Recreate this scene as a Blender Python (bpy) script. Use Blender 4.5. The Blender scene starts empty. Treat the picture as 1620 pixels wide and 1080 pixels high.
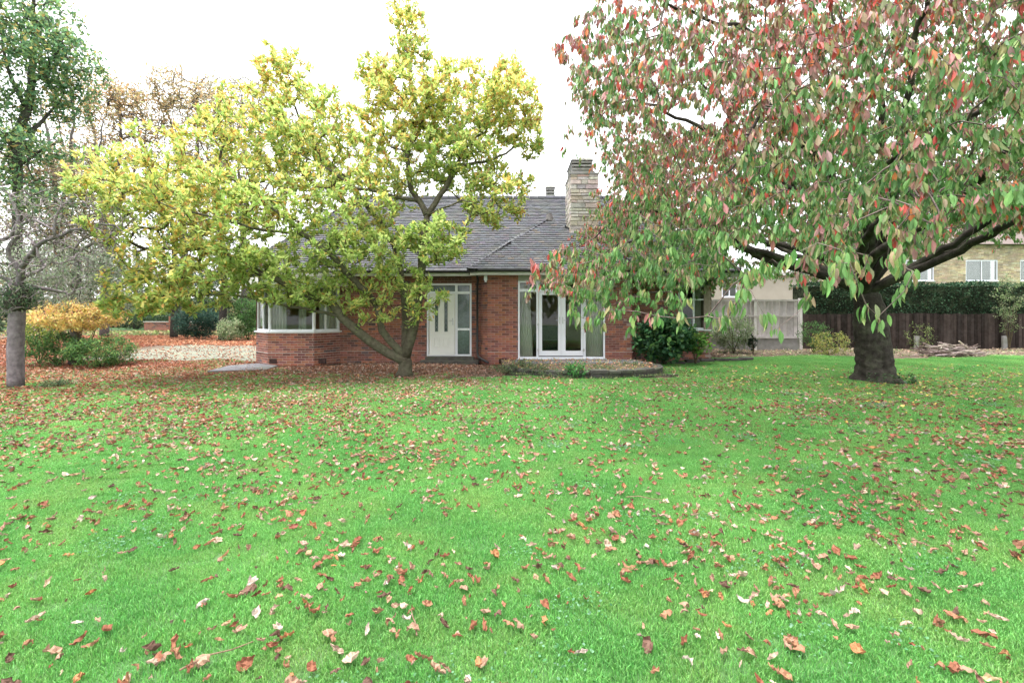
import bpy, math, random
import numpy as np
from mathutils import Vector, Quaternion
random.seed(7)
rng = np.random.default_rng(7)
PI = math.pi
scene = bpy.context.scene
col = scene.collection

# ------------------------------------------------------------------ camera
CH, FP = 1.5, 765.0                      # eye height (m), focal length in photo pixels
cd = bpy.data.cameras.new('camera'); cam = bpy.data.objects.new('camera', cd); col.objects.link(cam)
cam.location = (0, 0, CH); cam.rotation_euler = (PI/2, 0, 0)
cd.sensor_width = 36; cd.lens = 17.0; cd.shift_y = -40/1620; cd.clip_start = .05; cd.clip_end = 900
scene.camera = cam
# ------------------------------------------------------------------ sky (bright overcast) and sun
SUN_EL, SUN_ROT = math.radians(80), math.radians(250)
w = bpy.data.worlds.new('World'); scene.world = w; w.use_nodes = True
nt = w.node_tree; nt.nodes.clear()
sky = nt.nodes.new('ShaderNodeTexSky'); sky.sky_type = 'NISHITA'; sky.sun_disc = False
sky.sun_elevation = SUN_EL; sky.sun_rotation = SUN_ROT; sky.air_density = 1.0; sky.dust_density = 2.5; sky.ozone_density = 1.0
hs = nt.nodes.new('ShaderNodeHueSaturation'); hs.inputs['Saturation'].default_value = .10
bg = nt.nodes.new('ShaderNodeBackground'); bg.inputs[1].default_value = .15
wo = nt.nodes.new('ShaderNodeOutputWorld')
nt.links.new(sky.outputs[0], hs.inputs['Color']); cl = nt.nodes.new('ShaderNodeMix'); cl.data_type = 'RGBA'; cl.inputs[0].default_value = .55; cl.inputs[7].default_value = (3.3, 3.35, 3.5, 1); nt.links.new(hs.outputs[0], cl.inputs[6]); nt.links.new(cl.outputs[2], bg.inputs[0]); nt.links.new(bg.outputs[0], wo.inputs[0])
sd = bpy.data.lights.new('sun', 'SUN'); sd.energy = 1.5; sd.angle = math.radians(22); sd.color = (1, .97, .93)
sun = bpy.data.objects.new('sun', sd); col.objects.link(sun)
# sun_rotation r: azimuth measured from +Y clockwise
sdir = Vector((math.sin(SUN_ROT)*math.cos(SUN_EL), math.cos(SUN_ROT)*math.cos(SUN_EL), math.sin(SUN_EL)))
sun.rotation_euler = sdir.to_track_quat('Z', 'Y').to_euler(); sun.location = (0, 0, 40)
scene.view_settings.view_transform = 'Standard'; scene.view_settings.look = 'None'
scene.view_settings.exposure = 2.3; scene.view_settings.gamma = 1; scene.view_settings.use_curve_mapping = False
cy = scene.cycles
cy.max_bounces = 7; cy.diffuse_bounces = 4; cy.glossy_bounces = 3; cy.transmission_bounces = 4; cy.transparent_max_bounces = 8
cy.caustics_reflective = False; cy.caustics_refractive = False; cy.use_denoising = True
cy.use_adaptive_sampling = True; cy.adaptive_threshold = .02

# ------------------------------------------------------------------ helpers
def P(px, py, Y):                        # a photo pixel at depth Y metres -> world point
    return np.array([(px-810)/FP*Y, Y, CH-(py-500)/FP*Y])
def proj(p):
    p = np.asarray(p); y = np.maximum(p[..., 1], .1)
    return 810+p[..., 0]/y*FP, 500-(p[..., 2]-CH)/y*FP
def sstep(a, b, x):
    t = np.clip((np.asarray(x, float)-a)/(b-a), 0, 1); return t*t*(3-2*t)
def gz(x, y):                            # height of the ground
    x = np.asarray(x, float); y = np.asarray(y, float)
    return .022*np.sin(x*.9+1.3)*np.sin(y*.7) + .012*np.sin(x*2.1+y*1.7) + .10*sstep(12, 19, y)*sstep(2, 7, x) - .03*sstep(8, 4, y)

class MB:
    def __init__(s): s.V = []; s.L = []; s.N = []; s.C = []; s.n = 0
    def add(s, V, F, c=None):            # V (n,3); F list of faces or (m,k) array; c (3,) or (n,3)
        V = np.asarray(V, float).reshape(-1, 3)
        if isinstance(F, np.ndarray):
            s.L.append((F+s.n).ravel()); s.N.append(np.full(len(F), F.shape[1]))
        else:
            s.L.append(np.array([i for f in F for i in f])+s.n); s.N.append(np.array([len(f) for f in F]))
        c = np.array([.5, .5, .5]) if c is None else np.asarray(c, float)
        s.C.append(np.broadcast_to(c, V.shape)); s.V.append(V); s.n += len(V)
    def box(s, a, b, c=None, ax=None, o=None):   # axis box between corners, optional basis ax (3x3 rows) & origin
        x0, y0, z0 = a; x1, y1, z1 = b
        V = np.array([(x0,y0,z0),(x1,y0,z0),(x1,y1,z0),(x0,y1,z0),(x0,y0,z1),(x1,y0,z1),(x1,y1,z1),(x0,y1,z1)], float)
        if ax is not None: V = V@np.asarray(ax)+np.asarray(o)
        s.add(V, [(0,3,2,1),(4,5,6,7),(0,1,5,4),(1,2,6,5),(2,3,7,6),(3,0,4,7)], c)
    def tube(s, pts, rad, n=8, c=None, cap=True):
        pts = np.asarray(pts, float); m = len(pts); rad = np.broadcast_to(np.asarray(rad, float), (m,))
        d = np.gradient(pts, axis=0); d /= np.linalg.norm(d, axis=1)[:, None]+1e-9
        ref = np.array([0, 0, 1.]) if abs(d[0, 2]) < .8 else np.array([1., 0, 0])
        u = np.cross(d, ref); u /= np.linalg.norm(u, axis=1)[:, None]+1e-9; v = np.cross(d, u)
        a = np.arange(n)*2*PI/n
        V = pts[:, None, :]+rad[:, None, None]*(np.cos(a)[None, :, None]*u[:, None, :]+np.sin(a)[None, :, None]*v[:, None, :])
        i = np.arange(m-1)[:, None]*n; j = np.arange(n)[None, :]; k = (j+1) % n
        F = np.stack([i+j, i+k, i+n+k, i+n+j], -1).reshape(-1, 4)
        cc = None if c is None else c
        s.add(V.reshape(-1, 3), F, cc)
        if cap and n > 3:
            s.L.append(np.arange(n)[::-1]+s.n-m*n); s.N.append(np.array([n])); s.L.append(np.arange(n)+s.n-n); s.N.append(np.array([n]))
    def mesh(s, name, mat, smooth=False):
        me = bpy.data.meshes.new(name)
        V = np.concatenate(s.V); L = np.concatenate(s.L).astype(np.int32); N = np.concatenate(s.N).astype(np.int32); C = np.concatenate(s.C)
        me.vertices.add(len(V)); me.vertices.foreach_set('co', V.ravel().astype(np.float32))
        me.loops.add(len(L)); me.loops.foreach_set('vertex_index', L)
        me.polygons.add(len(N)); st = np.concatenate([[0], np.cumsum(N)[:-1]]).astype(np.int32)
        me.polygons.foreach_set('loop_start', st); me.polygons.foreach_set('loop_total', N)
        me.polygons.foreach_set('use_smooth', np.full(len(N), bool(smooth)))
        me.update(calc_edges=True)
        at = me.attributes.new('tint', 'FLOAT_COLOR', 'POINT')
        at.data.foreach_set('color', np.concatenate([C, np.ones((len(C), 1))], 1).ravel().astype(np.float32))
        me.materials.append(mat); return me
    def build(s, name, mat, parent=None, kind=None, smooth=False):
        if not s.V: return None
        return obj(name, s.mesh(name, mat, smooth), parent, kind)

def obj(name, me, parent=None, kind=None):
    o = bpy.data.objects.new(name, me); col.objects.link(o)
    if parent is not None:
        o.parent = parent
        M = world_loc(parent); o.location = (-M[0], -M[1], -M[2])     # geometry is in world coordinates
    if kind: o['kind'] = kind
    return o
def world_loc(o):
    v = np.zeros(3)
    while o is not None: v = v+np.array(o.location); o = o.parent
    return v
def tag(o, label, cat, group=None):
    o['label'] = label; o['category'] = cat
    if group: o['group'] = group
    return o
def thing(name, loc, label, cat, group=None):
    o = bpy.data.objects.new(name, None); col.objects.link(o); o.location = tuple(float(v) for v in loc); o.empty_display_size = .2
    return tag(o, label, cat, group)
def part_copy(name, me, loc, rot, parent, scale=1.0):
    o = bpy.data.objects.new(name, me); col.objects.link(o); o.parent = parent
    M = world_loc(parent); o.location = (loc[0]-M[0], loc[1]-M[1], loc[2]-M[2]); o.rotation_euler = rot; o.scale = (scale,)*3
    return o

def material(name, color=None, rough=.8, vary=.15, scale=6, bump=0, bscale=40, trans=0, spec=.3, metal=0, dirt=None, coord='Object'):
    """color None: take the 'tint' attribute. vary: brightness noise. dirt: (colour, amount, scale)"""
    m = bpy.data.materials.new(name); m.use_nodes = True; t = m.node_tree; N = t.nodes; Lk = t.links
    b = N['Principled BSDF']; out = N['Material Output']
    b.inputs['Roughness'].default_value = rough; b.inputs['Specular IOR Level'].default_value = spec; b.inputs['Metallic'].default_value = metal
    if color is None:
        a = N.new('ShaderNodeAttribute'); a.attribute_name = 'tint'; base = a.outputs['Color']
    else:
        a = N.new('ShaderNodeRGB'); a.outputs[0].default_value = (*color, 1); base = a.outputs[0]
    tc = N.new('ShaderNodeTexCoord'); co = tc.outputs['Object']
    if vary:
        n = N.new('ShaderNodeTexNoise'); n.inputs['Scale'].default_value = scale; n.inputs['Detail'].default_value = 5; Lk.new(co, n.inputs['Vector'])
        mr = N.new('ShaderNodeMapRange'); mr.inputs[1].default_value = .3; mr.inputs[2].default_value = .7
        mr.inputs[3].default_value = 1-vary; mr.inputs[4].default_value = 1+vary; Lk.new(n.outputs[0], mr.inputs[0])
        mx = N.new('ShaderNodeVectorMath'); mx.operation = 'SCALE'; Lk.new(base, mx.inputs[0]); Lk.new(mr.outputs[0], mx.inputs['Scale']); base = mx.outputs[0]
    if dirt:
        n = N.new('ShaderNodeTexNoise'); n.inputs['Scale'].default_value = dirt[2]; n.inputs['Detail'].default_value = 8; n.inputs['Roughness'].default_value = .65; Lk.new(co, n.inputs['Vector'])
        mr = N.new('ShaderNodeMapRange'); mr.inputs[1].default_value = .48; mr.inputs[2].default_value = .68; mr.inputs[3].default_value = 0; mr.inputs[4].default_value = dirt[1]; Lk.new(n.outputs[0], mr.inputs[0])
        mx = N.new('ShaderNodeMix'); mx.data_type = 'RGBA'; Lk.new(mr.outputs[0], mx.inputs[0]); Lk.new(base, mx.inputs[6]); mx.inputs[7].default_value = (*dirt[0], 1); base = mx.outputs[2]
    Lk.new(base, b.inputs['Base Color'])
    if bump:
        n = N.new('ShaderNodeTexNoise'); n.inputs['Scale'].default_value = bscale; n.inputs['Detail'].default_value = 6; Lk.new(co, n.inputs['Vector'])
        bp = N.new('ShaderNodeBump'); bp.inputs['Strength'].default_value = bump; bp.inputs['Distance'].default_value = .02; Lk.new(n.outputs[0], bp.inputs['Height']); Lk.new(bp.outputs[0], b.inputs['Normal'])
    if trans:
        tr = N.new('ShaderNodeBsdfTranslucent'); Lk.new(base, tr.inputs[0]); ms = N.new('ShaderNodeMixShader'); ms.inputs[0].default_value = trans
        Lk.new(b.outputs[0], ms.inputs[1]); Lk.new(tr.outputs[0], ms.inputs[2]); Lk.new(ms.outputs[0], out.inputs[0])
    return m

M = {}
M['leaf'] = material('leaf', None, .55, .12, 8, trans=.5, spec=.22)
M['hedge_leaf'] = material('hedge_leaf', None, .7, .12, 8, trans=.1, spec=.1)
M['cherry_leaf'] = material('cherry_leaf', None, .5, .15, 14, trans=.33, spec=.35)
M['dry_leaf'] = material('dry_leaf', None, .7, .25, 30, trans=.12, spec=.12)
M['brick'] = material('brick', None, .9, .22, 14, bump=.4, bscale=90, dirt=((.10, .075, .07), .35, 1.6))
M['mortar'] = material('mortar', None, .95, .2, 10, bump=.3)
M['stone'] = material('stone', None, .9, .2, 9, bump=.7, bscale=28, dirt=((.14, .14, .12), .45, 2.2))
M['tile'] = material('roof_tile', None, .75, .15, 20, bump=.2, bscale=60, spec=.25, dirt=((.10, .11, .075), .3, 1.3))
M['white'] = material('white_upvc', (.80, .82, .87), .55, .03, 3, spec=.25)
M['fascia'] = material('painted_fascia', (.62, .62, .58), .55, .08, 4, dirt=((.33, .35, .28), .45, 3))
M['panel'] = material('header_panel', (.36, .37, .31), .6, .08, 4)
M['door'] = material('door_leaf', (.78, .79, .76), .6, .03, 3, spec=.2)
M['black'] = material('black_plastic', (.018, .018, .02), .4, .1, 4, spec=.5)
M['metal'] = material('steel', (.55, .55, .56), .3, .05, 8, metal=1)
M['lead'] = material('lead', (.22, .23, .25), .55, .15, 5)
M['curtain'] = material('curtain', (.88, .86, .78), .9, .06, 3, trans=.3)
M['inner'] = material('room_wall', (.72, .52, .34), .9, .1, 1)
M['carpet'] = material('room_floor', (.16, .13, .12), .95, .1, 2)
M['sofa'] = material('sofa_cloth', (.03, .03, .045), .9, .1, 5)
M['concrete'] = material('concrete', (.25, .245, .235), .92, .2, 6, bump=.5, bscale=50, dirt=((.13, .16, .09), .5, 2.2))
M['slab'] = material('paving_slab', (.13, .128, .14), .9, .2, 5, bump=.4, bscale=60, dirt=((.10, .12, .07), .5, 1.5))
M['darkstone'] = material('dark_stone', (.085, .08, .072), .95, .3, 6, bump=.7, bscale=30, dirt=((.06, .09, .035), .7, 3))
M['palewood'] = material('pale_fence_wood', None, .9, .12, 9, bump=.3, bscale=50, dirt=((.30, .30, .24), .4, 2))
M['darkwood'] = material('dark_fence_wood', None, .9, .3, 7, bump=.3, bscale=50, spec=.08, dirt=((.07, .06, .055), .4, 2.5))
M['bark'] = material('bark', None, .95, .3, 12, bump=1, bscale=35, spec=.08, dirt=((.12, .15, .08), .35, 3))
M['cherrybark'] = material('cherry_bark', None, .95, .35, 9, bump=1, bscale=22, spec=.08, dirt=((.11, .115, .08), .75, 3.6))
M['soil'] = material('soil', (.12, .09, .065), .97, .35, 3, bump=.8, bscale=30, dirt=((.15, .10, .06), .5, 8))
M['gravel'] = material('gravel', (.165, .172, .135), .95, .22, 30, bump=.6, bscale=120, dirt=((.28, .30, .18), .5, .8))
M['render'] = material('cream_render', (.40, .37, .30), .9, .06, 2)

# lawn soil and grass take their patchiness from world position
def grass_material(name, deep, light, yellow, use_tint, trans):
    m = bpy.data.materials.new(name); m.use_nodes = True; t = m.node_tree; N = t.nodes; Lk = t.links
    b = N['Principled BSDF']; b.inputs['Roughness'].default_value = .55; b.inputs['Specular IOR Level'].default_value = .35
    g = N.new('ShaderNodeNewGeometry')
    def noise(s, lo, hi, det=4):
        n = N.new('ShaderNodeTexNoise'); n.inputs['Scale'].default_value = s; n.inputs['Detail'].default_value = det; Lk.new(g.outputs['Position'], n.inputs['Vector'])
        r = N.new('ShaderNodeMapRange'); r.inputs[1].default_value = lo; r.inputs[2].default_value = hi; Lk.new(n.outputs[0], r.inputs[0]); return r.outputs[0]
    mix = N.new('ShaderNodeMix'); mix.data_type = 'RGBA'; Lk.new(noise(.9, .35, .65), mix.inputs[0]); mix.inputs[6].default_value = (*deep, 1); mix.inputs[7].default_value = (*light, 1)
    m2 = N.new('ShaderNodeMix'); m2.data_type = 'RGBA'; r = noise(1.7, .45, .68, 7); mm = N.new('ShaderNodeMath'); mm.operation = 'MULTIPLY'; mm.inputs[1].default_value = .5; Lk.new(r, mm.inputs[0])
    Lk.new(mm.outputs[0], m2.inputs[0]); Lk.new(mix.outputs[2], m2.inputs[6]); m2.inputs[7].default_value = (*yellow, 1); base = m2.outputs[2]
    if use_tint:
        a = N.new('ShaderNodeAttribute'); a.attribute_name = 'tint'; mu = N.new('ShaderNodeVectorMath'); mu.operation = 'MULTIPLY'
        Lk.new(base, mu.inputs[0]); Lk.new(a.outputs['Color'], mu.inputs[1]); base = mu.outputs[0]
    Lk.new(base, b.inputs['Base Color'])
    if trans:
        tr = N.new('ShaderNodeBsdfTranslucent'); Lk.new(base, tr.inputs[0]); ms = N.new('ShaderNodeMixShader'); ms.inputs[0].default_value = trans
        Lk.new(b.outputs[0], ms.inputs[1]); Lk.new(tr.outputs[0], ms.inputs[2]); Lk.new(ms.outputs[0], N['Material Output'].inputs[0])
    return m
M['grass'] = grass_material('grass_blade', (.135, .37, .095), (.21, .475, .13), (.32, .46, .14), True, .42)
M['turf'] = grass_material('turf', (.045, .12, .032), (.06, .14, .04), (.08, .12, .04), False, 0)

def glass_material():
    m = bpy.data.materials.new('window_glass'); m.use_nodes = True; t = m.node_tree; N = t.nodes; N.remove(N['Principled BSDF'])
    fr = N.new('ShaderNodeFresnel'); fr.inputs[0].default_value = 1.55
    ad = N.new('ShaderNodeMath'); ad.operation = 'MULTIPLY_ADD'; ad.inputs[1].default_value = .7; ad.inputs[2].default_value = .0; t.links.new(fr.outputs[0], ad.inputs[0])
    tr = N.new('ShaderNodeBsdfTransparent'); tr.inputs[0].default_value = (.86, .9, .87, 1); gl = N.new('ShaderNodeBsdfGlossy'); gl.inputs['Roughness'].default_value = .02
    ms = N.new('ShaderNodeMixShader'); t.links.new(ad.outputs[0], ms.inputs[0]); t.links.new(tr.outputs[0], ms.inputs[1]); t.links.new(gl.outputs[0], ms.inputs[2])
    t.links.new(ms.outputs[0], N['Material Output'].inputs[0]); return m
M['glass'] = glass_material()
M['obscure'] = material('obscure_glass', (.075, .11, .105), .12, .3, 25, spec=.7)

# ------------------------------------------------------------------ leaves (vectorised)
def leaf_template(wd=.24, fold=.08, droop=.12):
    V = np.array([(0,0,0),(0,.5,.0),(0,1,-droop),(-wd,.38,fold),(-wd*.8,.72,fold*.6-droop*.4),(wd,.38,fold),(wd*.8,.72,fold*.6-droop*.4)], float)
    return V, [(0,1,3),(3,1,2,4),(0,5,1),(1,5,6,2)]
def lean_leaf(wd, fold, droop): return np.array([(0,0,0),(-wd,.36,fold),(-wd*.85,.70,fold*.6-droop*.4),(0,1,-droop),(wd*.85,.70,fold*.6-droop*.4),(wd,.36,fold)], float), [(0,3,2,1),(0,5,4,3)]
LT_OVAL = lean_leaf(.21, .08, .10); LT_LONG = leaf_template(.17, .05, .2); LT_WIDE = leaf_template(.36, .06, .1); LT_CHERRY = lean_leaf(.185, .08, .10)
def fine_leaf(wd, fold, droop, curl=.0):
    st = [(0, .04), (.12, .55), (.28, .9), (.45, 1), (.62, .88), (.78, .6), (.9, .3), (1, .0)]; V = []; F = []
    for t, ww in st:
        z = -droop*t*t; r = wd*ww*(1+.05*math.sin(t*40))
        V += [(-r, t, z+fold*ww*(1-curl*t)), (-r*.5, t-.02, z+fold*.6*ww), (0, t, z), (r*.5, t-.02, z+fold*.6*ww), (r, t, z+fold*ww*(1-curl*t))]
    for i in range(len(st)-1):
        for j in range(4): a = i*5+j; F.append((a, a+1, a+6, a+5))
    return np.array(V), F
LF_CHERRY = [fine_leaf(.17, .10, .18), fine_leaf(.15, .14, .30, .5), fine_leaf(.19, .06, .14)]; LF_OVAL = [fine_leaf(.2, .07, .15), fine_leaf(.22, .1, .05)]
LT_QUAD = (np.array([(0,0,0),(-.3,.5,.04),(0,1,0),(.3,.5,.04)], float), [(0,3,2,1)])
def unit(a): return a/(np.linalg.norm(a, axis=-1, keepdims=True)+1e-9)
def scatter_leaves(mb, pos, dirs, size, tint, tmpl=LT_OVAL, roll=None, up=None):
    """pos (n,3); dirs (n,3) leaf axis; size (n,); tint (n,3). The blade faces 'up' as far as it can, turned by roll"""
    TV, TF = tmpl; n = len(pos)
    if n == 0: return
    y = unit(dirs); up = np.array([0, 0, 1.]) if up is None else up
    x = np.cross(y, np.broadcast_to(up, y.shape)+rng.normal(0, .05, y.shape)); x = unit(x); z = np.cross(x, y)
    r = rng.uniform(-.6, .6, n) if roll is None else roll
    c, s = np.cos(r)[:, None], np.sin(r)[:, None]; x, z = x*c+z*s, z*c-x*s
    size = np.broadcast_to(size, (n,))
    W = pos[:, None, :]+size[:, None, None]*(TV[None, :, 0:1]*x[:, None, :]+TV[None, :, 1:2]*y[:, None, :]+TV[None, :, 2:3]*z[:, None, :])
    k = len(TV); off = np.arange(n)[:, None]*k
    base = mb.n
    mb.V.append(W.reshape(-1, 3)); mb.C.append(np.repeat(np.broadcast_to(tint, (n, 3)), k, 0)); mb.n += n*k
    for f in TF:
        F = off+np.array(f)[None, :]+base; mb.L.append(F.ravel()); mb.N.append(np.full(n, len(f)))
def palette(n, cols, wts, jit=.18):
    cols = np.array(cols); wts = np.array(wts, float); wts /= wts.sum()
    c = cols[rng.choice(len(cols), n, p=wts)]
    return np.clip(c*(1+rng.normal(0, jit, (n, 1)))*(1+rng.normal(0, .04, (n, 3))), .005, .9)

# ------------------------------------------------------------------ branch growth
class Tree:
    def __init__(s, root, r): s.p = [np.array(root, float)]; s.par = [-1]; s.rmin = [r]; s.limb = [0]; s.tips = []; s.nl = 0
    def limb_line(s, pts, r0, r1, attach=None, step=.22, wob=.03):
        pts = [np.array(q, float) for q in pts]
        A = np.array(s.p)
        k = int(np.argmin(((A-pts[0])**2).sum(1))) if attach is None else attach
        ctrl = [A[k]]+pts[1:] if np.linalg.norm(A[k]-pts[0]) < .4 else [A[k]]+pts
        C = [2*ctrl[0]-ctrl[1]]+ctrl+[2*ctrl[-1]-ctrl[-2]]; out = []
        for i in range(1, len(C)-2):
            n = max(2, int(np.linalg.norm(C[i+1]-C[i])/step))
            for t in np.arange(1, n+1)/n:
                out.append(.5*((2*C[i])+(-C[i-1]+C[i+1])*t+(2*C[i-1]-5*C[i]+4*C[i+1]-C[i+2])*t*t+(-C[i-1]+3*C[i]-3*C[i+1]+C[i+2])*t**3))
        s.nl += 1; prev = k
        for i, q in enumerate(out):
            t = (i+1)/len(out); q = q+rng.normal(0, wob, 3)*min(1, t*2)
            s.p.append(q); s.par.append(prev); prev = len(s.p)-1; s.rmin.append(r0+(r1-r0)*t); s.limb.append(s.nl)
        return prev
    def fill(s, pts, arch=.1, step=.16, maxlen=3.0, wob=.02, bias=0.0):
        pts = np.asarray(pts); A = np.array(s.p)
        cap = len(A)+len(pts)*40; B = np.zeros((cap, 3)); B[:len(A)] = A; n = len(A)
        W = np.zeros(cap); c0 = A[0]
        W[:n] = bias*np.linalg.norm(A-c0, axis=1)
        d = np.min(((pts[:, None, :]-A[None, ::3, :])**2).sum(2), 1) if len(pts)*len(A) < 4e7 else np.random.rand(len(pts))
        s.chains = getattr(s, 'chains', [])
        for i in np.argsort(d):
            q = pts[i]; dd = np.linalg.norm(B[:n]-q, axis=1)
            k = int(np.argmin(dd+W[:n])); L = dd[k]
            if L < .03 or L > maxlen: continue
            m = max(2, int(L/step)); a = B[k]; pr = s.par[k]
            pd = (a-B[pr]) if pr >= 0 else q-a; pd = pd/(np.linalg.norm(pd)+1e-9)*L*.35
            t = (np.arange(1, m+1)/m)[:, None]
            c1 = a+pd; c2 = q+np.array([0, 0, arch*L]) - (q-a)*.3
            C = (1-t)**3*a+3*(1-t)**2*t*c1+3*(1-t)*t*t*c2+t**3*q
            C[:-1] += rng.normal(0, wob*min(L, 1), (m-1, 3))
            prev = k; ch = [k]
            for j in range(m):
                if n >= cap: break
                B[n] = C[j]; W[n] = bias*np.linalg.norm(C[j]-c0); s.p.append(C[j]); s.par.append(prev); s.rmin.append(0); s.limb.append(-1); prev = n; ch.append(n); n += 1
            s.chains.append(ch); s.tips.append(prev)
    def radii(s, tip=.004, e=2.3, rmax=9):
        n = len(s.p); acc = np.zeros(n); hasc = np.zeros(n, bool)
        for i in range(n-1, 0, -1):
            if not hasc[i]: acc[i] += tip**e
            acc[s.par[i]] += acc[i]; hasc[s.par[i]] = True
        r = np.minimum(acc**(1/e), rmax); s.r = np.maximum(r, np.array(s.rmin))
        rm = np.array(s.rmin); lim = rm > 0; s.r[lim] = np.minimum(s.r[lim], rm[lim]*1.15)
        for i in range(1, n): s.r[i] = min(s.r[i], s.r[s.par[i]])
    def tubes(s, parts, tint_thick, tint_thin, mat, parent, nside=8, thinr=.02, trunk_fn=None):
        """parts: {limb index: part name}; everything else goes to one branchwork mesh"""
        n = len(s.p); kids = [[] for _ in range(n)]
        for i in range(1, n): kids[s.par[i]].append(i)
        Pn = np.array(s.p); mbs = {}
        start = [(0, -1)]; k = 0
        while k < len(start):
            i, pr = start[k]; k += 1
            ch = [pr] if pr >= 0 else []; lb = s.limb[i] if s.limb[i] != 0 or pr >= 0 else (s.limb[kids[0][0]] if kids[0] else 0)
            while True:
                ch.append(i); ks = kids[i]
                if not ks: break
                same = [q for q in ks if s.limb[q] == s.limb[i]] or ks
                if s.limb[i] > 0 and s.limb[same[0]] != s.limb[i]: same = ks
                if i == 0: same = [q for q in ks if s.limb[q] == lb] or ks
                nx = max(same, key=lambda q: s.r[q])
                if s.limb[i] > 0 and s.limb[nx] != s.limb[i]:
                    start += [(q, i) for q in ks]; break
                start += [(q, i) for q in ks if q != nx]; i = nx
            if len(ch) < 2: continue
            rr = s.r[ch].copy()
            if pr >= 0: rr[0] = min(rr[0], rr[1]*1.25)
            rr[-1] *= .6
            ns = nside if rr[0] > .06 else (6 if rr[0] > .025 else (4 if rr[0] > .01 else 3))
            tn = tint_thick if rr.mean() > thinr else tint_thin
            pts = Pn[ch]
            tn = np.asarray(tn)*(1+rng.normal(0, .08))
            mb = mbs.setdefault(lb if lb in parts else -1, MB()); mb.tube(pts, rr, ns, tn)
        for lb, mb in mbs.items():
            nm = parts.get(lb, 'branchwork'); mb.build(nm, mat, parent, None if lb in parts else 'stuff', smooth=True)
    def bunch_sites(s, nb, per, last=3):
        Pn = np.array(s.p); pos = []; dr = []; bid = []; k = 0
        for ch in s.chains:
            c = ch[max(0, len(ch)-1-last):]
            if len(c) < 2: continue
            a = Pn[c]; d = unit(a[-1]-a[0])
            for b in range(nb):
                t = (1 if b == 0 else rng.uniform(0, 1))*(len(c)-1); i = min(int(t), len(c)-2); f = t-i; m = per(); q = a[i]*(1-f)+a[i+1]*f
                pos.append(np.broadcast_to(q, (m, 3))); dr.append(np.broadcast_to(d, (m, 3))); bid.append(np.full(m, rng.uniform(-1, 1)))
        return np.concatenate(pos), np.concatenate(dr), np.concatenate(bid)
    def leaf_sites(s, per, last=3):
        """positions and outward directions along the ends of the filled chains"""
        Pn = np.array(s.p); pos = []; dr = []
        for ch in s.chains:
            c = ch[max(0, len(ch)-1-last):]
            if len(c) < 2: continue
            a = Pn[c]; m = per() if callable(per) else per
            t = rng.uniform(0, 1, m)**.6*(len(c)-1); i = np.minimum(t.astype(int), len(c)-2); f = (t-i)[:, None]
            pos.append(a[i]*(1-f)+a[i+1]*f); dr.append(np.broadcast_to(unit(a[-1]-a[0]), (m, 3)))
        return np.concatenate(pos), np.concatenate(dr)

def ell(n, c, r, hollow=0.0):
    """n points in an ellipsoid; hollow pushes them to the shell"""
    d = unit(rng.normal(0, 1, (n, 3))); u = rng.uniform(hollow**3, 1, (n, 1))**(1/3)
    return np.asarray(c)+d*u*np.asarray(r)
def pell(n, px, py, Y, rpx, rpy, ry, hollow=0.0):
    return ell(n, P(px, py, Y), (rpx/FP*Y, ry, rpy/FP*Y), hollow)

# ------------------------------------------------------------------ GROUND
def sheet(name, xs, ys, mat, dz=0.0, zf=gz, mask=None, kind='structure', parent=None):
    X, Y = np.meshgrid(xs, ys); Z = zf(X, Y)+dz; V = np.stack([X, Y, Z], -1).reshape(-1, 3)
    nx, ny = len(xs), len(ys); i, j = np.meshgrid(np.arange(nx-1), np.arange(ny-1)); a = (j*nx+i).ravel()
    F = np.stack([a, a+1, a+nx+1, a+nx], -1)
    if mask is not None:
        cx = (X[:-1, :-1]+X[1:, 1:]).ravel()/2; cyy = (Y[:-1, :-1]+Y[1:, 1:]).ravel()/2; F = F[mask(cx, cyy)]
    mb = MB(); mb.add(V, F); o = mb.build(name, mat, parent, kind, smooth=True); return o
def wob(x, s=1.0): return s*(.5*np.sin(x*1.7+.4)+.3*np.sin(x*3.9+1)+.15*np.sin(x*9.1))
def lawn_mask(x, y):
    back = np.where(x < -1.2, 12.6+.25*np.sin(x*1.3)+np.where(x < -5.2, np.clip((-5.2-x)*.55, 0, 2.1), 0), np.where(x < 4.1, 11.55+.1*np.sin(x*3), np.where(x < 6.5, 14.2+(x-4.1)*.9, 16.6+.25*np.sin(x*.8))))
    return (y < back)
big = np.concatenate([[-400, -200, -120, -80, -60, -45], np.linspace(-34, 34, 69), [45, 60, 80, 120, 200, 400]])
bigy = np.concatenate([[-60, -20], np.linspace(-4, 44, 49), [55, 80, 150, 300, 800]])
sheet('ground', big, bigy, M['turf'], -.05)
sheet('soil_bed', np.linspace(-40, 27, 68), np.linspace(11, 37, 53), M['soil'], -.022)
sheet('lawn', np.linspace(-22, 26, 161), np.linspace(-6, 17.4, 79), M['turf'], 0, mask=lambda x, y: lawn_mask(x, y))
def drive_mask(x, y):
    lo = 16.0+.25*wob(x); hi = 24.5+.5*wob(x*.7); return (y > lo) & (y < hi) & (x < -8.0) & (x > -14.5-(y-16)*.32+.5*wob(y))
sheet('gravel_drive', np.linspace(-24, -8, 81), np.linspace(15, 26, 56), M['gravel'], .008, mask=drive_mask)
sheet('field', np.linspace(-70, -5, 14), np.linspace(50, 140, 12), M['turf'], .02)

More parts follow.
